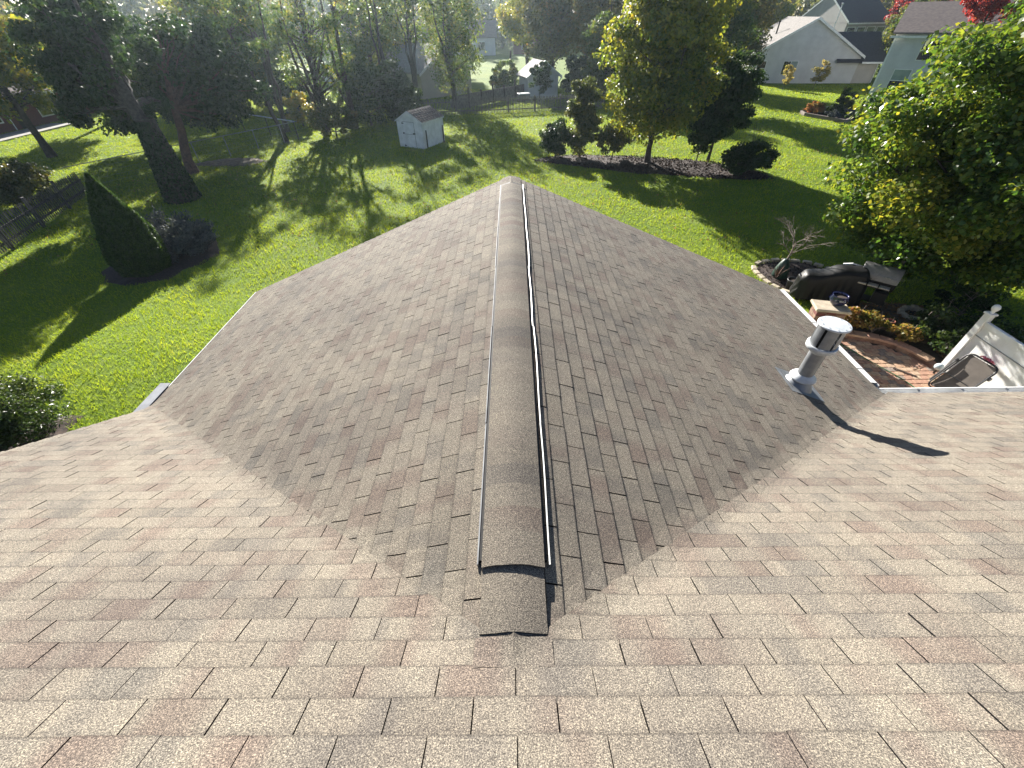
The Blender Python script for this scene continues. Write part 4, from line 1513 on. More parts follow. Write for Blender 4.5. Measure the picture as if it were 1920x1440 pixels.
link("ivy", np_mesh("ivy", V, F, L_DARK, T), iv)
m = MB(); m.tube([(0, 0, -0.1), (0, 0, 1.2), (0.05, 0.05, 3.4)], [0.76, 0.62, 0.36], 12, cap=False)
m.build("ivy_stem_mass", M_BARK, iv, smooth=True)
tree("red_trunk_tree", "dark tree with bare reddish trunk just behind the ivy clad tree", "tree", -18.5, 25.9, 8.6, 0.27,
     (0.9, 3.4, 4.3, 3.1, 2.6, 2.45), 140, 190, 0.19, L_DARK, M_BARKRED, seed=3, limbs=0.35, low_limb=0.35, clump=0.18)
tree("yellow_green_tree", "yellow green tree cut by the left edge above the brick house", "tree", -30.6, 30.5, 8.8, 0.22,
     (-0.6, 0, 5.5, 3.3, 3.0, 3.4), 120, 180, 0.22, L_YELLOW, seed=4, low_limb=0.3, clump=0.18)
tree("maple_tree", "tall yellow green maple standing in the long mulch bed", "tree", 8.0, 26.9, 9.8, 0.15,
     (0, 0, 4.75, 2.85, 2.8, 3.65), 200, 240, 0.175, L_YELLOW, seed=5, limbs=0.6, clump=0.17, up=0.6, fork=2, tonebias=0.36)
# --- shrubs and small trees in and near the mulch bed
tree("columnar_tree", "narrow dark upright tree left of the tall mulch bed maple", "tree", 4.2, 28.7, 3.9, 0.06,
     (0, 0, 2.15, 1.05, 1.05, 1.85), 80, 190, 0.13, L_OLIVE, seed=6, clump=0.22, tonebias=0.18)
tree("shrub", "rounded dark shrub at the left end of the long mulch bed", "shrub", 2.7, 28.6, 2.0, 0.05,
     (0, 0, 1.05, 0.85, 0.85, 0.95), 50, 170, 0.12, L_DARK, seed=7, clump=0.24)
tree("bushy_tree", "dense dark round tree on thin trunk at the right of the mulch bed", "tree", 11.7, 27.2, 5.3, 0.08,
     (0.2, 0, 3.0, 1.45, 1.4, 2.1), 100, 220, 0.15, L_DARK, seed=8, clump=0.2)
tree("slender_sapling", "slender leaning sapling with dark leaves between maple and bush", "tree", 10.35, 25.6, 2.7, 0.035,
     (0.15, 0, 1.75, 0.75, 0.7, 0.85), 34, 110, 0.15, L_DARK, seed=9, lean=(0.1, 0), clump=0.28)
tree("bush", "low wide dark bush at the right end of the mulch bed", "shrub", 12.6, 24.2, 1.75, 0.05,
     (0, 0, 0.85, 1.15, 1.0, 0.85), 60, 190, 0.12, L_DARK, seed=10, clump=0.24)
m = MB()
rr = np.random.default_rng(4)
for k in range(7):
    a = rr.random() * 6.28
    sweep(m, (0, 0, 1.2), (0.35 * math.cos(a), 0.35 * math.sin(a), 2.2 + 0.4 * rr.random()), 0.012, 0.004, rr, 0.06, 4, 4)
m.build("bare_shoots", M_BARK, bpy.data.objects["bush"])
tree("undergrowth_shrub", "loose low shrub under the tall maple at its left", "shrub", 6.1, 27.8, 1.9, 0.03,
     (0, 0, 1.2, 1.0, 0.9, 0.75), 36, 120, 0.13, L_OLIVE, seed=11, clump=0.28, tonebias=0.2)
# --- back row, left to right
rows = [
    ("slender_tree", "thin dark leaning trunk with sparse crown beside the pale rail", -16.1, 33.4, 9.8, 0.15, (-1.6, 0.5, 6.2, 2.0, 2.0, 2.2), 34, 80, 0.17, L_MID, dict(limbs=0.9, lean=(-1.4, 0.3))),
    ("branching_tree", "tall dark branching tree rising from a thicket left of the white shed", -14.2, 36.4, 10.8, 0.24, (0.2, 0.6, 4.9, 2.6, 2.4, 3.4), 46, 110, 0.17, L_WILLOW, dict(fork=5, limbs=0.9, tonebias=0.35)),
    ("twin_trunk_tree", "leafy tree with two dark trunks right of the beige garage wall", -5.6, 47.8, 11.0, 0.26, (0.2, 0.3, 5.9, 2.7, 2.6, 3.9), 80, 130, 0.19, L_WILLOW, dict(fork=2, weep=0.35)),
    ("slender_tree", "tall bare dark trunk rising left of the thicket, sparse at the top", -17.6, 37.2, 11.5, 0.17, (-0.8, 0.6, 8.6, 2.2, 2.0, 2.2), 26, 60, 0.17, L_WILLOW, dict(fork=2, limbs=1.0, low_limb=0.4)),
    ("slender_tree", "tall dark trunk with rising limbs just right of the thicket", -12.6, 38.4, 12.0, 0.20, (0.6, 0.6, 8.8, 2.4, 2.0, 2.4), 26, 60, 0.17, L_WILLOW, dict(fork=3, limbs=1.0, low_limb=0.35)),
    ("slender_tree", "thin dark trunk standing between the thicket and the taller shrub", -15.3, 40.3, 11.0, 0.15, (-0.3, 0.4, 8.2, 1.9, 1.8, 2.0), 22, 60, 0.17, L_WILLOW, dict(fork=2, limbs=1.0, low_limb=0.4)),
    ("slender_tree", "thin dark trunk rising behind the shrub left of the white shed", -10.7, 43.0, 11.5, 0.17, (0.4, 0.4, 8.4, 2.0, 1.8, 2.2), 22, 60, 0.17, L_WILLOW, dict(fork=2, limbs=1.0, low_limb=0.4)),
    ("bare_fork_tree", "half bare forked tree in front of the garage roof", -8.9, 46.6, 10.5, 0.20, (0.0, 0.6, 7.4, 2.3, 2.2, 2.6), 34, 90, 0.18, L_WILLOW, dict(fork=3, limbs=1.0)),
    ("back_tree", "tall bluish green tree between the thicket and forked tree", -13.5, 49.5, 10.0, 0.24, (0, 0, 5.2, 3.4, 3.2, 4.4), 100, 150, 0.21, L_WILLOW, dict(fork=2)),
    ("back_tree", "dark tall tree deep behind the wire fence", -24.8, 50.2, 12.5, 0.30, (0, 0, 6.3, 4.0, 3.6, 5.2), 120, 160, 0.25, L_MID, dict(fork=2)),
    ("back_tree", "yellow leaved tree peeping past the huge dark tree's right side", -33.5, 61.0, 12.0, 0.28, (0, 0, 6.6, 4.2, 3.6, 4.6), 110, 150, 0.28, L_YELLOW, {}),
    ("rust_tree", "rust coloured small tree beside the pale roof at upper left", -44.5, 72.0, 6.6, 0.16, (0, 0, 4.4, 3.2, 3.0, 2.2), 60, 130, 0.28, L_ORANGE, {}),
    ("back_tree", "broad grey green tree behind the brick house ridge", -50.0, 62.0, 11.0, 0.28, (0, 0, 6.0, 4.6, 4.0, 4.6), 110, 150, 0.28, L_MID, {}),
    ("back_tree", "dark tree overhanging the brick house from the front", -35.5, 43.5, 10.5, 0.26, (0, 0.5, 6.9, 3.0, 3.2, 3.3), 100, 160, 0.24, L_DARK, {}),
    ("back_tree", "pale yellow green tree above the white house and garage", -14.5, 63.0, 11.5, 0.26, (0, 0, 6.4, 3.4, 3.2, 4.4), 90, 150, 0.26, L_YELLOW, dict(fork=2)),
    ("back_tree", "mixed yellow tree left of the sunny neighbouring lawn", -9.6, 78.0, 12.0, 0.28, (0, 0, 6.8, 3.0, 3.0, 4.6), 80, 150, 0.30, L_YELLOW, {}),
    ("back_tree", "olive tree with several dark trunks behind the outbuilding", 5.0, 63.0, 12.5, 0.26, (0, 0, 6.6, 3.6, 3.4, 5.0), 120, 160, 0.25, L_OLIVE, dict(fork=3)),
    ("back_tree", "yellowish olive tree above the outbuilding's left roof edge", 2.2, 72.0, 12.0, 0.26, (0, 0, 7.4, 3.8, 3.4, 4.4), 100, 150, 0.27, L_YELLOW, dict(fork=3)),
    ("back_tree", "brown olive tree right of the outbuilding's gable", 9.3, 57.0, 11.5, 0.24, (0, 0, 5.6, 3.0, 2.8, 5.0), 120, 160, 0.23, L_OLIVE, dict(fork=2)),
    ("back_tree", "dark leafy tree close behind the narrow upright tree", 9.2, 49.5, 7.0, 0.18, (0, 0, 3.5, 2.5, 2.2, 3.2), 90, 170, 0.20, L_MID, {}),
    ("back_tree", "grey green tree behind the right flank of the tall maple", 17.2, 46.0, 10.5, 0.24, (0, 0, 5.4, 3.0, 2.8, 4.8), 120, 170, 0.22, L_MID, dict(tonebias=0.55)),
    ("back_tree", "drooping olive tree left of the pale grey gable", 23.8, 57.5, 10.5, 0.24, (0, 0, 5.6, 3.2, 3.0, 4.7), 110, 160, 0.24, L_OLIVE, dict(weep=0.3)),
    ("back_tree", "tall olive tree filling the gap above the grey house's left eave", 20.5, 66.0, 12.5, 0.26, (0, 0, 6.5, 3.8, 3.4, 5.0), 110, 150, 0.27, L_OLIVE, {}),
    ("back_tree", "golden topped tree behind the pale grey house's ridge", 39.0, 84.0, 9.2, 0.24, (0, 0, 5.4, 3.3, 3.0, 3.6), 110, 150, 0.30, L_YELLOW, {}),
    ("back_tree", "dull green tree left of the golden one, far back", 32.5, 88.0, 11.0, 0.26, (0, 0, 6.0, 4.8, 4.0, 5.0), 110, 150, 0.32, L_OLIVE, {}),
    ("back_tree", "silvery green tree between the grey wing and blue house", 46.0, 62.0, 7.6, 0.20, (0, 0, 3.9, 2.5, 2.5, 3.6), 110, 160, 0.22, L_MID, dict(tonebias=0.6)),
    ("back_tree", "olive bush tree rising above the blue house's left gutter", 53.5, 72.0, 8.8, 0.2, (0, 0, 4.9, 2.8, 2.6, 3.8), 80, 150, 0.25, L_OLIVE, {}),
    ("red_maple", "crimson maple beyond the charcoal roof", 66.5, 90.0, 8.8, 0.2, (0, 0, 6.0, 3.8, 3.4, 2.6), 80, 150, 0.32, L_RED, {}),
    ("red_maple", "crimson maple in front of the blue house's brown roof", 33.2, 38.2, 8.6, 0.16, (0, 0, 6.8, 1.7, 1.6, 1.5), 48, 120, 0.17, L_RED, dict(low=-0.6)),
    ("small_tree", "small dark glossy tree before the outbuilding's shaded wall", 2.85, 50.4, 3.3, 0.06, (0, 0, 2.05, 1.05, 1.0, 1.25), 50, 150, 0.16, L_DARK, {}),
    ("sapling", "pale leaved sapling before the grey house's wide window", 30.8, 57.0, 2.3, 0.03, (0.1, 0, 1.35, 0.55, 0.55, 0.95), 26, 50, 0.14, L_PALE, dict(clump=0.25)),
    ("sapling", "pale spreading sapling right of the grey house's window", 34.0, 56.6, 2.6, 0.03, (0.25, 0, 1.6, 0.85, 0.8, 1.05), 32, 46, 0.15, L_PALE, dict(clump=0.22)),
    ("shrub", "leafy shrub mass left of the white shed, taller one", -11.6, 39.6, 5.2, 0.09, (0, 0, 2.6, 2.0, 2.0, 2.5), 90, 200, 0.16, L_MID, dict(tonebias=0.3)),
    ("shrub", "leafy shrub leaning over the white shed's roof", -9.3, 40.6, 4.3, 0.08, (0, 0, 2.1, 1.7, 1.7, 2.0), 80, 200, 0.15, L_SHRUB, {}),
    ("shrub", "low twiggy brownish shrub at the foot of the thicket", -13.0, 35.0, 2.4, 0.05, (0, 0, 1.2, 1.7, 1.4, 1.1), 60, 150, 0.14, L_OLIVE, dict(tonebias=0.2)),
    ("shrub", "pale green shrub left of the outbuilding's roof", -0.6, 57.5, 2.8, 0.05, (0, 0, 1.5, 1.7, 1.5, 1.4), 50, 140, 0.18, L_MID, dict(tonebias=0.6)),
    ("shrub", "dark shrub pressed against the outbuilding's right corner", 6.6, 52.6, 3.6, 0.06, (0, 0, 1.8, 1.3, 1.3, 1.7), 50, 160, 0.17, L_DARK, {}),
    ("shrub", "broad dark hedge shrub in the shade beyond the pale rail, left one", -27.5, 44.5, 3.6, 0.07, (0, 0, 1.8, 2.6, 2.0, 1.8), 70, 170, 0.19, L_DARK, {}),
    ("shrub", "mid green hedge shrub beyond the pale rail, with a paler top", -23.0, 47.0, 3.8, 0.07, (0, 0, 1.9, 2.5, 2.0, 1.9), 70, 170, 0.19, L_MID, {}),
    ("shrub", "dark hedge shrub close behind the thin leaning trunk", -19.0, 44.0, 3.4, 0.07, (0, 0, 1.7, 2.2, 1.8, 1.7), 60, 170, 0.18, L_DARK, {}),
    ("shrub", "golden leaved low shrub behind the thin leaning trunk", -17.2, 39.5, 2.4, 0.05, (0, 0, 1.3, 1.1, 1.0, 1.1), 36, 120, 0.15, L_YELLOW, dict(tonebias=0.7)),
    ("shrub", "rounded olive shrub behind the dark picket fence, nearer one", -23.4, 20.6, 1.9, 0.05, (0, 0, 1.0, 1.55, 1.35, 0.95), 70, 190, 0.11, L_OLIVE, dict(tonebias=0.25)),
    ("shrub", "rounded olive shrub behind the dark picket fence, farther one", -26.0, 21.5, 2.3, 0.05, (0, 0, 1.15, 1.5, 1.4, 1.1), 60, 190, 0.12, L_OLIVE, dict(tonebias=0.25)),
    ("shrub", "feathery dark green shrub off the left roof edge", -9.75, 5.25, 1.25, 0.04, (0, 0, 0.58, 1.05, 0.95, 0.62), 100, 300, 0.07, L_SHRUB, dict(aspect=0.3, clump=0.26)),
    ("shrub", "wispy green gold shrub at the back of the raised bed", 28.4, 42.3, 1.75, 0.03, (0.2, 0, 0.95, 0.85, 0.8, 0.85), 46, 120, 0.12, L_MID, dict(aspect=0.35, tonebias=0.6)),
    ("shrub", "rusty pink perennial mound at the left of the raised bed", 25.7, 41.4, 0.85, 0.02, (0, 0, 0.45, 1.0, 0.8, 0.42), 40, 120, 0.09, L_FERN, dict(tonebias=0.7)),
    ("shrub", "dark purplish low plant in the middle of the raised bed", 26.7, 40.2, 0.95, 0.02, (0, 0, 0.45, 0.8, 0.7, 0.45), 36, 120, 0.09, L_SHRUB, {}),
    ("shrub", "grey green low plant at the front corner of the raised bed", 25.9, 39.0, 0.7, 0.02, (0, 0, 0.35, 0.65, 0.6, 0.34), 30, 110, 0.09, L_JUNIPER, {}),
    ("shrub", "bright green tuft right of the dark purplish plant", 27.2, 38.3, 0.7, 0.02, (0, 0, 0.35, 0.6, 0.5, 0.34), 30, 110, 0.09, L_MID, {}),
    ("shrub", "olive spreading plant at the right of the raised bed", 29.8, 40.3, 1.0, 0.02, (0, 0, 0.5, 1.1, 0.9, 0.48), 44, 120, 0.10, L_OLIVE, {}),
]
for k, (nm, lab, x, y, h, r0, cr, nc, per, lf, lm, kw) in enumerate(rows):
    cat = "shrub" if nm in ("shrub",) else "tree"
    grp = G_BACK if nm == "back_tree" else None
    kw = dict(kw)
    kw.setdefault('clump', 0.19)
    tree(nm, lab, cat, x, y, h, r0, cr, nc, per, lf, lm, seed=20 + k, group=grp, **kw)


def far_wood():
    r = np.random.default_rng(9)
    n = 90000
    ang = r.uniform(-1.15, 1.15, n)
    d = r.uniform(135, 210, n)
    x, y = d * np.sin(ang) * 1.15, d * np.cos(ang)
    h = 13 + 4 * np.sin(ang * 9) * np.sin(ang * 23 + 1) + 3 * np.sin(ang * 61)
    z = r.random(n) ** 0.7 * h
    P = np.stack([x, y, z], 1)
    tone = 0.4 + 0.3 * np.sin(ang * 37) * np.sin(ang * 13 + 2)
    V, F, T = leaf_quads(P, np.full(n, 1.25), r, up=0.3, tone=tone)
    o = link("woods", np_mesh("woods", V, F, L_OLIVE, T))
    tag(o, "far off autumn wood closing the view", "woods", kind='stuff')


far_wood()


# --- clipped cone and blue juniper
def cone_tree():
    t = thing("arborvitae", "tall clipped dark green cone on the left lawn", "tree", (-13.12, 13.75, 0))
    r = np.random.default_rng(31)
    prof = [(0.0, 0.70), (0.12, 0.82), (0.25, 0.83), (0.4, 0.74), (0.6, 0.54), (0.8, 0.30), (0.92, 0.13), (1.0, 0.02)]
    H_ = 3.12
    zs = np.array([a for a, b in prof]); rs_ = np.array([b for a, b in prof])
    m = MB()
    m.lathe([(b * 0.86, a * H_ * 0.98) for a, b in prof], n=28)
    m.build("inner_foliage", L_ARBOR_CORE, t, smooth=True)
    n = 42000
    s = r.random(n) ** 1.35
    rad = np.interp(s, zs, rs_)
    a = r.random(n) * 2 * math.pi
    bump = 1 + 0.05 * np.sin(a * 5 + s * 9) + 0.04 * np.sin(a * 11 - s * 17)
    rad = rad * bump * (0.84 + 0.17 * r.random(n) ** 0.7 + 0.05 * (r.random(n) > 0.9))
    P = np.stack([rad * np.cos(a), rad * np.sin(a), s * H_ + 0.02], 1)
    O = np.stack([np.cos(a), np.sin(a), 0 * a + 0.35], 1)
    ax = np.stack([np.cos(a) * 0.55, np.sin(a) * 0.55, 0 * a + 1.0], 1)
    V, F, T = leaf_quads(P, np.full(n, 0.095), r, up=0.2, out=O, tone=0.42 + 0.15 * np.sin(a * 9 + s * 23) * np.sin(s * 31 - a * 4), aspect=0.42, axis=ax)
    link("foliage", np_mesh("foliage", V, F, L_ARBOR, T), t)


L_ARBOR_CORE = pm("arborvitae_inner", (0.016, 0.034, 0.012), 0.95, (0.008, 0.018, 0.007), 20)
cone_tree()


def juniper():
    t = thing("juniper", "spreading blue grey juniper behind the clipped cone", "shrub", (-12.95, 15.35, 0))
    r = np.random.default_rng(32)
    m = MB()
    P, AX, TT = [], [], []
    for k in range(170):
        a = r.random() * 6.28; el = r.uniform(0.05, 1.25)
        L = r.uniform(0.85, 1.5) * (1.0 if el < 0.7 else 0.95)
        d = np.array([math.cos(a) * math.cos(el), math.sin(a) * math.cos(el), math.sin(el) * 0.95])
        b = np.array([math.cos(a), math.sin(a), 0]) * 0.1
        e = b + d * L * np.array([1.05, 0.95, 1.0])
        sweep(m, b + [0, 0, 0.05], e, 0.02, 0.006, r, 0.05, 3, 4)
        nn = 110
        q = 0.45 + 0.6 * r.random(nn) ** 0.6
        p = b + np.outer(q, e - b) + r.normal(0, 0.075, (nn, 3))
        P.append(p); AX.append(np.tile(d + np.array([0, 0, 0.25]), (nn, 1))); TT.append(np.full(nn, 0.45 + r.normal(0, 0.12)))
    m.build("stems", M_BARK, t)
    P = np.concatenate(P); AX = np.concatenate(AX); TT = np.concatenate(TT)
    ok = P[:, 2] > 0.03
    P, AX, TT = P[ok], AX[ok], TT[ok]
    V, F, T = leaf_quads(P, np.full(len(P), 0.12), r, up=0.3, tone=TT, aspect=0.3, axis=AX)
    link("foliage", np_mesh("foliage", V, F, L_JUNIPER, T), t)


juniper()

# ------------------------------------------------------------------ neighbour's clutter by the outbuilding
m = MB(); m.box(-0.55, 0.55, -0.4, 0.4, 0, 0.62)
bx = m.build("storage_box", M_LIDGREY, loc=(1.25, 51.2, 0)); bx.rotation_euler = (0, 0, R_(16))
tag(bx, "grey deck box with white lid before the outbuilding", "box")
m = MB(); m.box(-0.6, 0.6, -0.45, 0.45, 0.62, 0.70, bev=0.03); m.build("lid", M_WHITE, bx)
gr = thing("kettle_barbecue", "small dark barbecue with pale lid standing left of the deck box", "barbecue", (-0.9, 52.2, 0))
m = MB(); m.lathe([(0.06, 0.5), (0.26, 0.6), (0.3, 0.75), (0.3, 0.8)], n=14); m.build("bowl", M_BLACK, gr, smooth=True)
m = MB(); m.lathe([(0.31, 0.80), (0.28, 0.92), (0.15, 1.03), (0.03, 1.06)], n=14); m.build("lid", M_WHITE, gr, smooth=True)
for k in range(3):
    a = k * 2.1
    m = MB(); m.tube([(0.1 * math.cos(a), 0.1 * math.sin(a), 0.58), (0.35 * math.cos(a), 0.35 * math.sin(a), 0)], 0.025, 5); m.build("leg", M_BLACK, gr)
tag(gr, group=None)
m = MB(); m.tube([(0, 0, 0), (0, 0, 3.0)], 0.14, 8)
tag(m.build("wooden_post", M_BARK, loc=(-0.1, 73.0, 0)), "single dark post on the sunlit lawn left of the outbuilding", "post")

# raised garden bed of timbers
rb = thing("raised_bed", "low timber edged raised bed in the neighbouring lawn", "garden bed", (24.9, 41.0, 0))
E = [(0.0, 0.9), (-0.2, -0.2), (1.2, -3.4), (5.9, 0.6), (4.8, 3.4)]
for k in range(5):
    a, b = np.array(E[k]), np.array(E[(k + 1) % 5])
    d = (b - a) / 2
    nrm = np.array([-d[1], d[0]]) / (np.linalg.norm(d) + 1e-9)
    m = MB(); m.obox((*(a + b) / 2, 0.12), (d[0] * 0.99, d[1] * 0.99, 0), (nrm[0] * 0.07, nrm[1] * 0.07, 0), (0, 0, 0.13))
    m.build("timber", M_BARKPALE, rb)
m = MB(); m.poly([(*q, 0.14) for q in [E[1], E[2], E[3], E[4], E[0]]]); m.build("soil", M_MULCH, rb)

# ------------------------------------------------------------------ the stone edged corner bed
def spline(pts, n):
    pts = [np.array(q, float) for q in pts]
    out = []
    N = len(pts)
    for i in range(N):
        p0, p1, p2, p3 = pts[(i - 1) % N], pts[i], pts[(i + 1) % N], pts[(i + 2) % N]
        for s in range(n):
            t = s / n
            out.append(0.5 * ((2 * p1) + (-p0 + p2) * t + (2 * p0 - 5 * p1 + 4 * p2 - p3) * t * t + (-p0 + 3 * p1 - 3 * p2 + p3) * t ** 3))
    return out


edge = spline(BED_CORNER, 12)
ed = thing("stone_edging", "ring of pale edging stones around the small corner bed", "edging", (0, 0, 0))
rr = random.Random(8)
acc, last = 0.0, None
for a, b in zip(edge, edge[1:] + edge[:1]):
    acc += float(np.linalg.norm(b - a))
    if acc >= 0.30:
        acc = 0.0
        t = math.atan2(b[1] - a[1], b[0] - a[0])
        m = MB(); m.box(-0.137, 0.137, -0.075, 0.075, -0.05, 0.085 + rr.uniform(-0.008, 0.01), bev=0.018)
        o = m.build("edging_stone", M_STONE, ed, (b[0], b[1], 0))
        o.rotation_euler = (rr.uniform(-0.04, 0.04), rr.uniform(-0.04, 0.04), t + rr.uniform(-0.06, 0.06))

# bare crepe myrtle with its watering bag
cm = thing("bare_sapling", "bare multi branched sapling with a green watering bag round its stem", "tree", (8.85, 12.55, 0.02))
m = MB()
rr = np.random.default_rng(15)
stem, srad = sweep(m, (0, 0, 0), (0.06, 0.0, 1.15), 0.032, 0.022, rr, 0.02, 6, 7)


def twig(a, d, L, rad, depth):
    e = a + d * L
    pts, _ = sweep(m, a, e, rad, rad * 0.55, rr, 0.05, 3, 4)
    if depth == 0:
        return
    for q in range(3 if depth > 1 else 4):
        nd = d + rr.normal(0, 0.42, 3); nd[2] = abs(nd[2]) * 0.6 + 0.10
        nd /= np.linalg.norm(nd)
        twig(np.array(pts[2 + (q % 2)]), nd, L * rr.uniform(0.55, 0.8), rad * 0.55, depth - 1)


for q in range(7):
    a = q * 0.9 + rr.random() * 0.5
    d = np.array([math.cos(a) * 0.75, math.sin(a) * 0.75, 0.75]); d /= np.linalg.norm(d)
    twig(np.array(stem[4 + q % 3]), d, rr.uniform(0.40, 0.6), 0.015, 3)
m.build("branches", M_BARKPALE, cm, smooth=True)
m = MB()
m.lathe([(0.21, 0.0), (0.24, 0.05), (0.22, 0.25), (0.14, 0.48), (0.07, 0.60), (0.045, 0.62)], n=16)
m.build("watering_bag", M_BAG, cm, smooth=True)
m = MB(); m.box(0.035, 0.075, -0.01, 0.03, 0.74, 0.80); m.build("tie", M_WHITE, cm)

# spiky plant, nursery pot
sp = thing("spiky_plant", "purple tinged spiky plant at the near rim of the corner bed", "plant", (8.62, 12.35, 0.05))
rr = random.Random(3)
for k in range(13):
    a = k * 0.63; ln = rr.uniform(0.35, 0.6); tl = rr.uniform(0.25, 0.75)
    dx_, dy_ = math.cos(a) * tl, math.sin(a) * tl
    m = MB()
    px_, py_ = -math.sin(a) * 0.014, math.cos(a) * 0.014
    m.faces([(px_, py_, 0), (-px_, -py_, 0), (dx_ * ln * .5 - px_, dy_ * ln * .5 - py_, ln * .62), (dx_ * ln * .5 + px_, dy_ * ln * .5 + py_, ln * .62), (dx_ * ln, dy_ * ln, ln)],
            [(0, 1, 2, 3), (3, 2, 4)])
    m.build("blade", M_BARKRED, sp)
npot = thing("nursery_pot", "black round nursery pot beside the covered grill", "pot", (8.82, 11.72, 0.0))
m = MB(); m.lathe([(0.15, 0), (0.19, 0.30), (0.205, 0.31), (0.205, 0.34), (0.185, 0.34), (0.175, 0.28)], n=22, cap_top=False); m.build("body", M_NURSERY, npot, smooth=True)
m = MB(); m.lathe([(0.178, 0.285), (0.09, 0.30), (0.01, 0.305)], n=18); m.build("soil", M_SOIL, npot)
m = MB(); m.box(-0.09, 0.0, -0.206, -0.192, 0.12, 0.22); m.build("sticker", M_WHITE, npot)


# ------------------------------------------------------------------ covered grill and barrel smoker
def covered_grill():
    t = thing("covered_grill", "bulky grill under a wrinkled black cover", "grill", (9.42, 11.05, 0), R_(-22))
    L, W = 1.62, 0.66
    NU, NV = 41, 24
    V, F = [], []
    rr = np.random.default_rng(21)
    for i in range(NU):
        u = i / (NU - 1)
        x = -L / 2 + L * u
        # low side-shelf on the left, hood on the right
        top = 0.86 + 0.30 * (1 / (1 + math.exp(-(u - 0.42) * 12))) - 0.05 * max(0, u - 0.9) * 10
        end = max(0.0, 1 - min(u, 1 - u) / 0.10)
        top -= 0.16 * end ** 2
        half = W / 2 * (0.93 + 0.05 * math.sin(u * 5)) * (1 - 0.30 * end ** 2)
        roundness = 0.20
        prof = []
        for j in range(NV):
            v = j / (NV - 1)
            if v < 0.34:
                s = v / 0.34
                y, z = -half, 0.12 + (top - roundness - 0.12) * s
            elif v > 0.66:
                s = (1 - v) / 0.34
                y, z = half, 0.12 + (top - roundness - 0.12) * s
            else:
                a = math.pi * (1 - (v - 0.34) / 0.32)
                ca = math.cos(a)
                y = half * math.copysign(abs(ca) ** 0.65, ca)
                z = top - roundness + roundness * abs(math.sin(a)) ** 0.65
            down = max(0.0, 1 - (z - 0.12) / (top - roundness - 0.12 + 1e-6))
            fold = 0.030 * math.sin(u * 34 + 2.2 * math.sin(u * 9 + v * 2)) + 0.018 * math.sin(u * 61 + 1)
            y += math.copysign(fold * down + 0.06 * down, y)
            z += 0.012 * math.sin(u * 21 + v * 17) * (1 - down) - 0.018 * math.sin(math.pi * ((u * 2.2) % 1)) * (1 - down)
            prof.append((x * (1 + 0.03 * down), y, z + (0.02 * math.sin(u * 40) if j in (0, NV - 1) else 0)))
        V.extend(prof)
    for i in range(NU - 1):
        for j in range(NV - 1):
            a = i * NV + j
            F.append((a, a + NV, a + NV + 1, a + 1))
    m = MB()
    m.faces(V, F)
    # end panels with drapery folds
    for i, sg in ((0, -1), (NU - 1, 1)):
        base = [np.array(V[i * NV + j]) for j in range(NV)]
        c = sum(base) / NV
        K = 7
        rows_ = []
        for k in range(K + 1):
            s = k / K
            row = []
            for j, q in enumerate(base):
                w = q * (1 - s) + np.array([q[0], q[1] * (1 - s), q[2]]) * s
                w = w.copy()
                w[1] = q[1] * (1 - s)
                dn = max(0.0, 1 - (q[2] - 0.12) / 0.7)
                w[0] = q[0] + sg * (0.07 * math.sin(math.pi * min(1, s * 1.2) / 2) + 0.028 * math.sin(w[1] * 34 + j) * dn * (1 - s * 0.3))
                row.append(tuple(w))
            rows_.append(row)
        b0 = len(m.v)
        for row in rows_:
            m.v.extend(row)
        for k in range(K):
            for j in range(NV - 1):
                a = b0 + k * NV + j
                m.f.append((a, a + 1, a + NV + 1, a + NV) if sg > 0 else (a, a + NV, a + NV + 1, a + 1)); m.m.append(0)
    m.build("cover", M_COVER, t, smooth=True)
    for (x, y) in ((-0.7, -0.24), (0.7, -0.24), (-0.7, 0.24), (0.7, 0.24)):
        m = MB(); m.tube([(x, y - 0.02, 0.075), (x, y + 0.02, 0.075)], 0.075, 12); m.build("caster", M_BLACK, t)
    m = MB()
    m.tube([(-0.78, -0.36, 0.84), (-0.3, -0.37, 0.92), (0.2, -0.37, 1.04), (0.75, -0.36, 1.04)], 0.010, 5)
    m.build("hem_cord", M_COVER, t)


covered_grill()


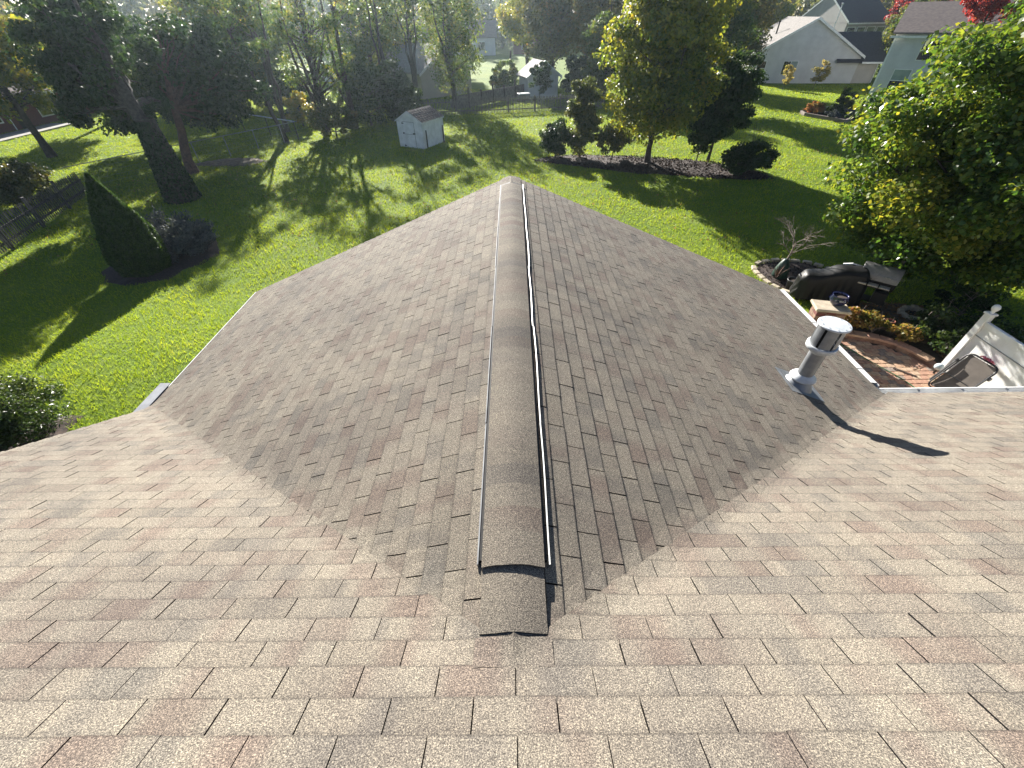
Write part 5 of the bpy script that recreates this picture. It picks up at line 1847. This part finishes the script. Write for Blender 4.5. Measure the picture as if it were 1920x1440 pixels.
def smoker():
    t = thing("barrel_smoker", "charcoal barrel smoker with a slatted front shelf under the maple", "smoker", (10.45, 10.75, 0), R_(-42))
    L, R, zc = 0.92, 0.32, 0.92
    n = 16
    m = MB()
    for (a0, a1, off, nm, mt) in ((0.0, math.pi, 0.012, "lid", M_LIDGREY), (math.pi, 2 * math.pi, 0.0, "barrel", M_BLACK)):
        m = MB()
        ring = []
        for k in range(n + 1):
            a = a0 + (a1 - a0) * k / n
            ring.append((math.cos(a) * (R + off), math.sin(a) * (R + off)))
        for x0_, x1_ in ((-L / 2, -L / 2 + 0.02), (-L / 2 + 0.02, L / 2 - 0.02), (L / 2 - 0.02, L / 2)):
            e0 = 0.965 if x0_ == -L / 2 else 1.0
            e1 = 0.965 if x1_ == L / 2 else 1.0
            for (ya, za), (yb_, zb_) in zip(ring[:-1], ring[1:]):
                m.poly([(x0_, ya * e0, zc + za * e0), (x1_, ya * e1, zc + za * e1), (x1_, yb_ * e1, zc + zb_ * e1), (x0_, yb_ * e0, zc + zb_ * e0)])
        for sg in (-1, 1):
            pts = [(sg * L / 2, y * 0.965, zc + z * 0.965) for y, z in ring]
            m.poly(pts if sg > 0 else pts[::-1])
        bpy.context.view_layer.update(); ob_ = m.build(nm, mt, t, smooth=False)
    m = MB()
    m.tube([(-L / 2 - 0.02, -0.10, zc + 0.20), (-L / 2 - 0.25, -0.12, zc + 0.22), (-L / 2 - 0.46, -0.05, zc + 0.12)], 0.03, 8)
    m.build("side_handle", M_STEEL, t)
    for k in range(3):
        m = MB()
        x = -0.30 + k * 0.27
        m.box(x - 0.12, x + 0.12, -R - 0.25, -R - 0.07, zc - 0.09, zc - 0.05, bev=0.008)
        m.build("shelf_slat", M_STEEL, t)
    for x in (-0.36, 0.34):
        m = MB(); m.tube([(x, -R - 0.24, zc - 0.10), (x, -R + 0.02, zc - 0.10)], 0.012, 5); m.build("shelf_bracket", M_BLACK, t)
    m = MB(); m.tube([(0.14, -R + 0.02, zc + 0.14), (0.14, -R - 0.03, zc + 0.15), (0.26, -R - 0.03, zc + 0.15), (0.26, -R + 0.02, zc + 0.14)], 0.010, 6); m.build("lid_handle", M_STEEL, t)
    for x in (-0.36, 0.36):
        for y in (-0.22, 0.22):
            m = MB(); m.tube([(x, y * 0.8, zc - 0.2), (x * 1.08, y * 1.15, 0.0)], 0.018, 6); m.build("leg", M_BLACK, t)
    for y in (-0.27, 0.27):
        m = MB(); m.tube([(0.40, y - 0.025, 0.10), (0.40, y + 0.025, 0.10)], 0.10, 16); m.build("wheel", M_BLACK, t)
    m = MB()
    m.box(0.10, 0.42, -R - 0.02, 0.15, 0.32, 0.62)
    m.box(-0.40, 0.40, -0.2, 0.2, 0.24, 0.26)
    m.build("firebox", M_BLACK, t)
    m = MB(); m.tube([(0.30, 0.05, zc + R - 0.02), (0.30, 0.05, zc + R + 0.25)], 0.045, 10); m.build("chimney", M_BLACK, t)


smoker()

# ------------------------------------------------------------------ patio: pavers, block wall, pillar, pots, plants
m = MB(); m.box(7.2, 11.6, 5.2, 9.6, -0.1, 0.03)
patio = m.build("patio", M_JOINT)
tag(patio, "clay paver patio beside the house", None, kind='structure')
rr = random.Random(12)
pw, pd = 0.192, 0.152
pmesh = []
for k in range(12):
    mm = MB()
    a = rr.uniform(0.001, 0.004)
    mm.box(-pw / 2 + 0.004 + a, pw / 2 - 0.004 - a, -pd / 2 + 0.004, pd / 2 - 0.004 - a, -0.02, 0.030, bev=0.008)
    pmesh.append(mm.mesh("paver", M_PAVERS[k % 4]))
cnt = 0
field = MB()
y = 6.62
row = 0
while y < 9.05:
    x = 7.98 + (0.096 if row % 2 else 0) + rr.uniform(-0.012, 0.012)
    while x < 10.42:
        if not (y > 8.95 - 0.75 * max(0, x - 9.2)):
            visible = seen_area([(x - .1, y - .07, .06), (x + .1, y - .07, .06), (x + .1, y + .07, .06), (x - .1, y + .07, .06)]) > 0 and x > XR + 2.4 and y > 6.7
            if cnt < 298 and visible:
                o = link("paver", pmesh[rr.randrange(12)], patio, (x, y, 0.028 + rr.uniform(-0.002, 0.003)))
                o.rotation_euler = (rr.uniform(-0.012, 0.012), rr.uniform(-0.012, 0.012), rr.uniform(-0.015, 0.015))
                cnt += 1
        x += pw
    y += pd; row += 1

# low curved block wall from the pillar to the white fence post
wall = thing("block_wall", "low curved wall of brown blocks round the patio", "wall", (0, 0, 0))
path = [(8.66, 9.16), (9.1, 9.03), (9.55, 8.86), (9.9, 8.62), (10.12, 8.25), (10.24, 7.9), (10.28, 7.72)]
dense = []
for a, b in zip(path[:-1], path[1:]):
    for s in range(30):
        dense.append(np.array(a) + (np.array(b) - np.array(a)) * s / 30)
dense.append(np.array(path[-1]))
cum = np.concatenate([[0], np.cumsum([np.linalg.norm(b - a) for a, b in zip(dense[:-1], dense[1:])])])
D = np.array(dense)
bl = [None, None]
for q in range(2):
    mm = MB(); mm.box(-0.143, 0.143, -0.10, 0.10, 0.0, 0.118, bev=0.010); bl[q] = mm.mesh("wall_block", M_WALLBRICK[q])
mm = MB(); mm.box(-0.145, 0.145, -0.125, 0.125, 0.0, 0.055, bev=0.012)
capm = mm.mesh("cap_block", M_PAVERS[0]); 
mm = MB(); mm.box(-0.145, 0.145, -0.125, 0.125, 0.0, 0.055, bev=0.012)
capm2 = mm.mesh("cap_block", M_PAVERS[1])
for c in range(2):
    s = 0.15 + (0.145 if c % 2 else 0)
    while s < cum[-1] - 0.1:
        p_ = np.array([np.interp(s, cum, D[:, 0]), np.interp(s, cum, D[:, 1])])
        p2 = np.array([np.interp(s + 0.05, cum, D[:, 0]), np.interp(s + 0.05, cum, D[:, 1])])
        a = math.atan2(p2[1] - p_[1], p2[0] - p_[0])
        if c < 1:
            o = link("wall_block", bl[rr.randrange(2)], wall, (p_[0], p_[1], 0.03 + c * 0.121))
        else:
            o = link("cap_block", (capm, capm2)[rr.randrange(2)], wall, (p_[0], p_[1], 0.03 + 1 * 0.121))
        o.rotation_euler = (0, 0, a + rr.uniform(-0.02, 0.02))
        s += 0.292

pil = thing("brick_pillar", "square brick pillar with a cream stone cap", "pillar", (8.17, 9.17, 0), R_(-14))
rr = random.Random(6)
for c in range(11):
    for sx in range(3):
        for sy in range(2):
            mm = MB()
            x0_ = -0.33 + sx * 0.22; y0_ = -0.20 + sy * 0.20
            o = None
            mm.box(x0_ + 0.004, x0_ + 0.216, y0_ + 0.004, y0_ + 0.196, 0.0, 0.074, bev=0.004)
            o = mm.build("brick", M_WALLBRICK[(c + sx + sy + rr.randrange(2)) % 2] if rr.random() < 0.8 else M_REDBRICK, pil, (rr.uniform(-0.002, 0.002), rr.uniform(-0.002, 0.002), 0.0 + c * 0.081))
mm = MB(); mm.box(-0.40, 0.40, -0.26, 0.26, 0.892, 0.955, bev=0.015); mm.build("cap_stone", M_STONE, pil)
pot = thing("glazed_pot", "round cobalt blue glazed pot on the pillar cap", "pot", (8.33, 9.24, 0.956))
m = MB(); m.lathe([(0.09, 0), (0.15, 0.03), (0.20, 0.11), (0.205, 0.17), (0.175, 0.235), (0.185, 0.255), (0.192, 0.262), (0.170, 0.262), (0.160, 0.235), (0.17, 0.20)], n=28, cap_top=False)
m.build("body", M_BLUEPOT, pot, smooth=True)
m = MB(); m.lathe([(0.168, 0.205), (0.08, 0.215), (0.01, 0.218)], n=20); m.build("soil", M_SOIL, pot)

plants = [
    ("perennial", "rusty trailing perennial beside the brick pillar", 9.1, 9.45, 0.55, (0, 0, .36, .48, .40, .30), L_FERN, 0.075, 0.55),
    ("perennial", "golden green perennial behind the middle of the block wall", 9.68, 9.18, 0.55, (0, 0, .36, .52, .44, .30), L_FERN, 0.080, 0.34),
    ("perennial", "orange leaved perennial nearest the white fence post", 10.25, 8.85, 0.5, (0, 0, .34, .42, .40, .28), L_FERN, 0.075, 0.42),
    ("green_shrub", "fresh green shrub between the basin and white fence post", 10.95, 9.0, 0.9, (0, 0, .5, .62, .62, .45), L_SHRUB, 0.085, 0.6),
    ("green_shrub", "green shrub tucked against the white vinyl fence", 10.85, 8.1, 0.8, (0, 0, .45, .45, .55, .40), L_SHRUB, 0.085, 0.5),
    ("green_shrub", "dark ground shrub shaded behind the white vinyl fence", 12.0, 8.2, 0.9, (0, 0, .5, .8, .9, .5), L_DARK, 0.09, 0.4),
    ("green_shrub", "dark shrub under the near maple beyond the basin", 12.6, 9.9, 0.9, (0, 0, .5, .8, .8, .5), L_DARK, 0.09, 0.4),
]
for k, (nm, lab, x, y, h, cr, lm, lf, tb) in enumerate(plants):
    tree(nm, lab, "plant" if nm == "perennial" else "shrub", x, y, h, 0.012, cr, 26, 80, lf, lm, M_BARKPALE, seed=200 + k, clump=0.26, tonebias=tb, limbs=0.9)
tp = thing("terracotta_pot", "small terracotta pot among the autumn perennials", "pot", (9.98, 9.18, 0.30))
m = MB(); m.lathe([(0.07, 0), (0.10, 0.14), (0.115, 0.145), (0.115, 0.18), (0.10, 0.18), (0.095, 0.14)], n=18, cap_top=False); m.build("body", M_TERRA, tp, smooth=True)
m = MB(); m.lathe([(0.095, 0.15), (0.01, 0.155)], n=14); m.build("soil", M_SOIL, tp)
# broken stone basin
ba = thing("stone_basin", "broken ring of pale stones forming a small basin", "basin", (11.55, 10.1, 0.03))
rr = random.Random(14)
for k in range(11):
    a = k * 2 * math.pi / 11
    m = MB()
    L_, W_, H_ = rr.uniform(0.09, 0.13), rr.uniform(0.06, 0.10), rr.uniform(0.06, 0.12)
    m.box(-L_, L_, -W_, W_, 0, H_ * 1.4, bev=0.03)
    o = m.build("stone", M_STONE, ba, (0.36 * math.cos(a), 0.30 * math.sin(a), 0.0))
    o.rotation_euler = (rr.uniform(-0.2, 0.2), rr.uniform(-0.25, 0.25), a + math.pi / 2 + rr.uniform(-0.3, 0.3))
m = MB(); m.lathe([(0.28, 0.02), (0.02, 0.0)], n=16); m.build("bowl", M_SOIL, ba)

# ------------------------------------------------------------------ white vinyl fence with its post
vf = thing("vinyl_fence", "white vinyl privacy fence dappled with leaf shade at the patio's right", "fence", (10.42, 7.66, 0))
m = MB(); m.box(-0.064, 0.064, -0.064, 0.064, 0, 1.62); m.build("post", M_VINYL, vf)
m = MB()
m.box(-0.085, 0.085, -0.085, 0.085, 1.62, 1.66, bev=0.01)
m.lathe([(0.045, 1.655), (0.035, 1.70), (0.06, 1.73), (0.075, 1.78), (0.06, 1.83), (0.02, 1.855)], n=16)
m.build("post_finial", M_VINYL, vf, smooth=False)
m = MB(); m.box(-0.04, 0.04, -3.4, -0.07, 1.385, 1.47, bev=0.008); m.build("top_rail", M_VINYL, vf)
m = MB(); m.box(-0.04, 0.04, -3.4, -0.07, 0.05, 0.18); m.build("bottom_rail", M_VINYL, vf)
m = MB(); m.box(-0.03, 0.03, -3.4, -0.07, 1.12, 1.135); m.build("rail_seam", M_GREYMETAL, vf)
mm = MB(); mm.box(-0.012, 0.012, -0.140, 0.140, 0.17, 1.39); slat = mm.mesh("board", M_VINYL)
for k in range(12):
    link("board", slat, vf, (0, -0.215 - k * 0.283, 0))
m = MB(); m.box(-0.064, 0.064, -3.56, -3.43, 0, 1.62); m.build("end_post", M_VINYL, vf)

# ------------------------------------------------------------------ folded recliner leaning on the fence
lc = thing("folding_recliner", "folded black framed recliner with a taupe mesh sling leaning on the fence", "chair", (9.72, 6.83, 0.05))
# local axes: s along the seat width (y), t up the leaning frame
tv = np.array([0.50, 0.10, 0.86]); tv /= np.linalg.norm(tv)
sv = np.array([0.22, -1.0, 0.0]); sv /= np.linalg.norm(sv)
nv = np.cross(sv, tv)
if nv[0] > 0: nv = -nv
P_ = lambda s, t, n=0.0: tuple(s * sv + t * tv + n * nv)
Hh, Ww = 1.0, 0.62


def rrect(hw, t0, t1, rad, n=0.0):
    pts = []
    for (cs, ct, a0) in ((hw - rad, t0 + rad, -90), (hw - rad, t1 - rad, 0), (-hw + rad, t1 - rad, 90), (-hw + rad, t0 + rad, 180)):
        for q in range(5):
            a = R_(a0 + q * 22.5)
            pts.append(P_(cs + rad * math.cos(a), ct + rad * math.sin(a), n))
    return pts + pts[:1]


m = MB(); m.tube(rrect(Ww / 2, 0.0, Hh, 0.12), 0.019, 7, cap=False); m.build("outer_frame", M_BLACK, lc, smooth=True)
m = MB(); m.tube(rrect(Ww / 2 - 0.05, -0.02, Hh - 0.08, 0.08, -0.07), 0.013, 7, cap=False); m.build("rear_frame", M_BLACK, lc, smooth=True)
m = MB(); m.tube(rrect(Ww / 2 - 0.03, 0.02, 0.42, 0.06, 0.06), 0.012, 7, cap=False); m.build("leg_frame", M_BLACK, lc, smooth=True)
m = MB()
hw = Ww / 2 - 0.032
N = 10
for k in range(N):
    t0, t1 = 0.06 + (Hh - 0.09) * k / N, 0.06 + (Hh - 0.09) * (k + 1) / N
    d0, d1 = -0.03 * math.sin(math.pi * k / N), -0.03 * math.sin(math.pi * (k + 1) / N)
    m.poly([P_(-hw, t0, d0), P_(hw, t0, d0), P_(hw, t1, d1), P_(-hw, t1, d1)])
m.build("sling", M_SLING, lc, smooth=True)
m = MB()
for k in range(17):
    t = 0.15 + (Hh - 0.24) * k / 16
    for sg in (-1, 1):
        m.tube([P_(sg * hw, t), P_(sg * (Ww / 2), t + 0.015)], 0.0045, 4, cap=False)
for k in range(9):
    s_ = -hw + 2 * hw * k / 8
    m.tube([P_(s_, Hh - 0.03), P_(s_, Hh)], 0.0045, 4, cap=False)
m.build("lacing", M_SLING, lc)
for sg in (-1, 1):
    m = MB(); m.tube([P_(sg * (Ww / 2 + 0.02), 0.12, 0.05), P_(sg * (Ww / 2 + 0.02), 0.72, 0.05)], 0.02, 6); m.build("armrest", M_BLACK, lc)
    m = MB(); m.tube([P_(sg * (Ww / 2 + 0.02), 0.74, -0.01), P_(sg * (Ww / 2 + 0.05), 0.74, -0.01)], 0.045, 10); m.build("locking_knob", M_BLACK, lc)
# crumpled pink cloth on its top
r = np.random.default_rng(51)
m = MB()
n1, n2 = 10, 7
base = np.array([9.72, 6.83, 0.05]) + np.array(P_(0.02, Hh + 0.015, 0.0))
for i in range(n1):
    for j in range(n2):
        s_, q = (i / (n1 - 1) - 0.5) * 0.24, (j / (n2 - 1) - 0.5) * 0.18
        w = base + s_ * sv + q * nv + np.array([0, 0, 0.035 + 0.03 * math.sin(i * 1.7 + j) + 0.02 * r.random() - 3.0 * q * q - 1.2 * s_ * s_])
        m.v.append(tuple(w))
for i in range(n1 - 1):
    for j in range(n2 - 1):
        a = i * n2 + j
        m.f.append((a, a + 1, a + n2 + 1, a + n2)); m.m.append(0)
o = m.build("pink_cloth", M_PINK, smooth=True)
tag(o, "crumpled pink cloth lying over the recliner's top bar", "cloth")

# lantern at the fence foot, hose, stick, white cup
ln = thing("garden_lamp", "small round glass garden lamp at the foot of the white post", "lamp", (10.12, 7.52, 0.03))
m = MB(); m.lathe([(0.02, 0.0), (0.03, 0.12), (0.05, 0.15)], n=10); m.build("stake", M_BLACK, ln)
m = MB(); m.lathe([(0.05, 0.15), (0.085, 0.19), (0.09, 0.24), (0.06, 0.29), (0.01, 0.31)], n=16); m.build("globe", M_LAMPGLASS, ln, smooth=True)
m = MB()
hp = [(8.35, 9.0), (8.55, 8.75), (8.72, 8.40), (8.86, 8.05), (9.02, 7.70), (9.18, 7.38), (9.26, 7.10), (9.31, 6.80), (9.30, 6.3)]
m.tube([(x, y, 0.075) for x, y in hp], 0.011, 6)
tag(m.build("garden_hose", M_HOSE, smooth=True), "thin green garden hose curving across the pavers", "hose")
m = MB(); m.tube([(9.72, 7.66, 0.07), (9.92, 7.78, 0.09), (10.06, 7.82, 0.085)], [0.007, 0.006, 0.004], 5)
tag(m.build("fallen_stick", M_BARKPALE), "thin pale stick lying on the shaded pavers", "stick")
m = MB(); m.tube([(9.28, 7.72, 0.075), (9.62, 7.38, 0.075)], [0.022, 0.016], 6)
tag(m.build("wood_strip", M_BARKPALE), "short pale strip of wood lying across the pavers", "strip")

# ------------------------------------------------------------------ haze added in place of the sun's lens flare
hz_m = bpy.data.materials.new("flare_haze")
hz_m.use_nodes = True
ht = hz_m.node_tree
ht.nodes.remove(ht.nodes['Principled BSDF'])
pv = ht.nodes.new('ShaderNodeVolumePrincipled')
pv.inputs['Color'].default_value = (0.72, 0.88, 1.0, 1)
pv.inputs['Density'].default_value = 0.00036
pv.inputs['Anisotropy'].default_value = 0.68
ht.links.new(pv.outputs[0], ht.nodes['Material Output'].inputs['Volume'])
m = MB(); m.box(-290, 290, -22, 260, -1.2, 24.0)
o = m.build("haze", hz_m)
tag(o, "thin bluish haze in the backlit air", None, kind='stuff')
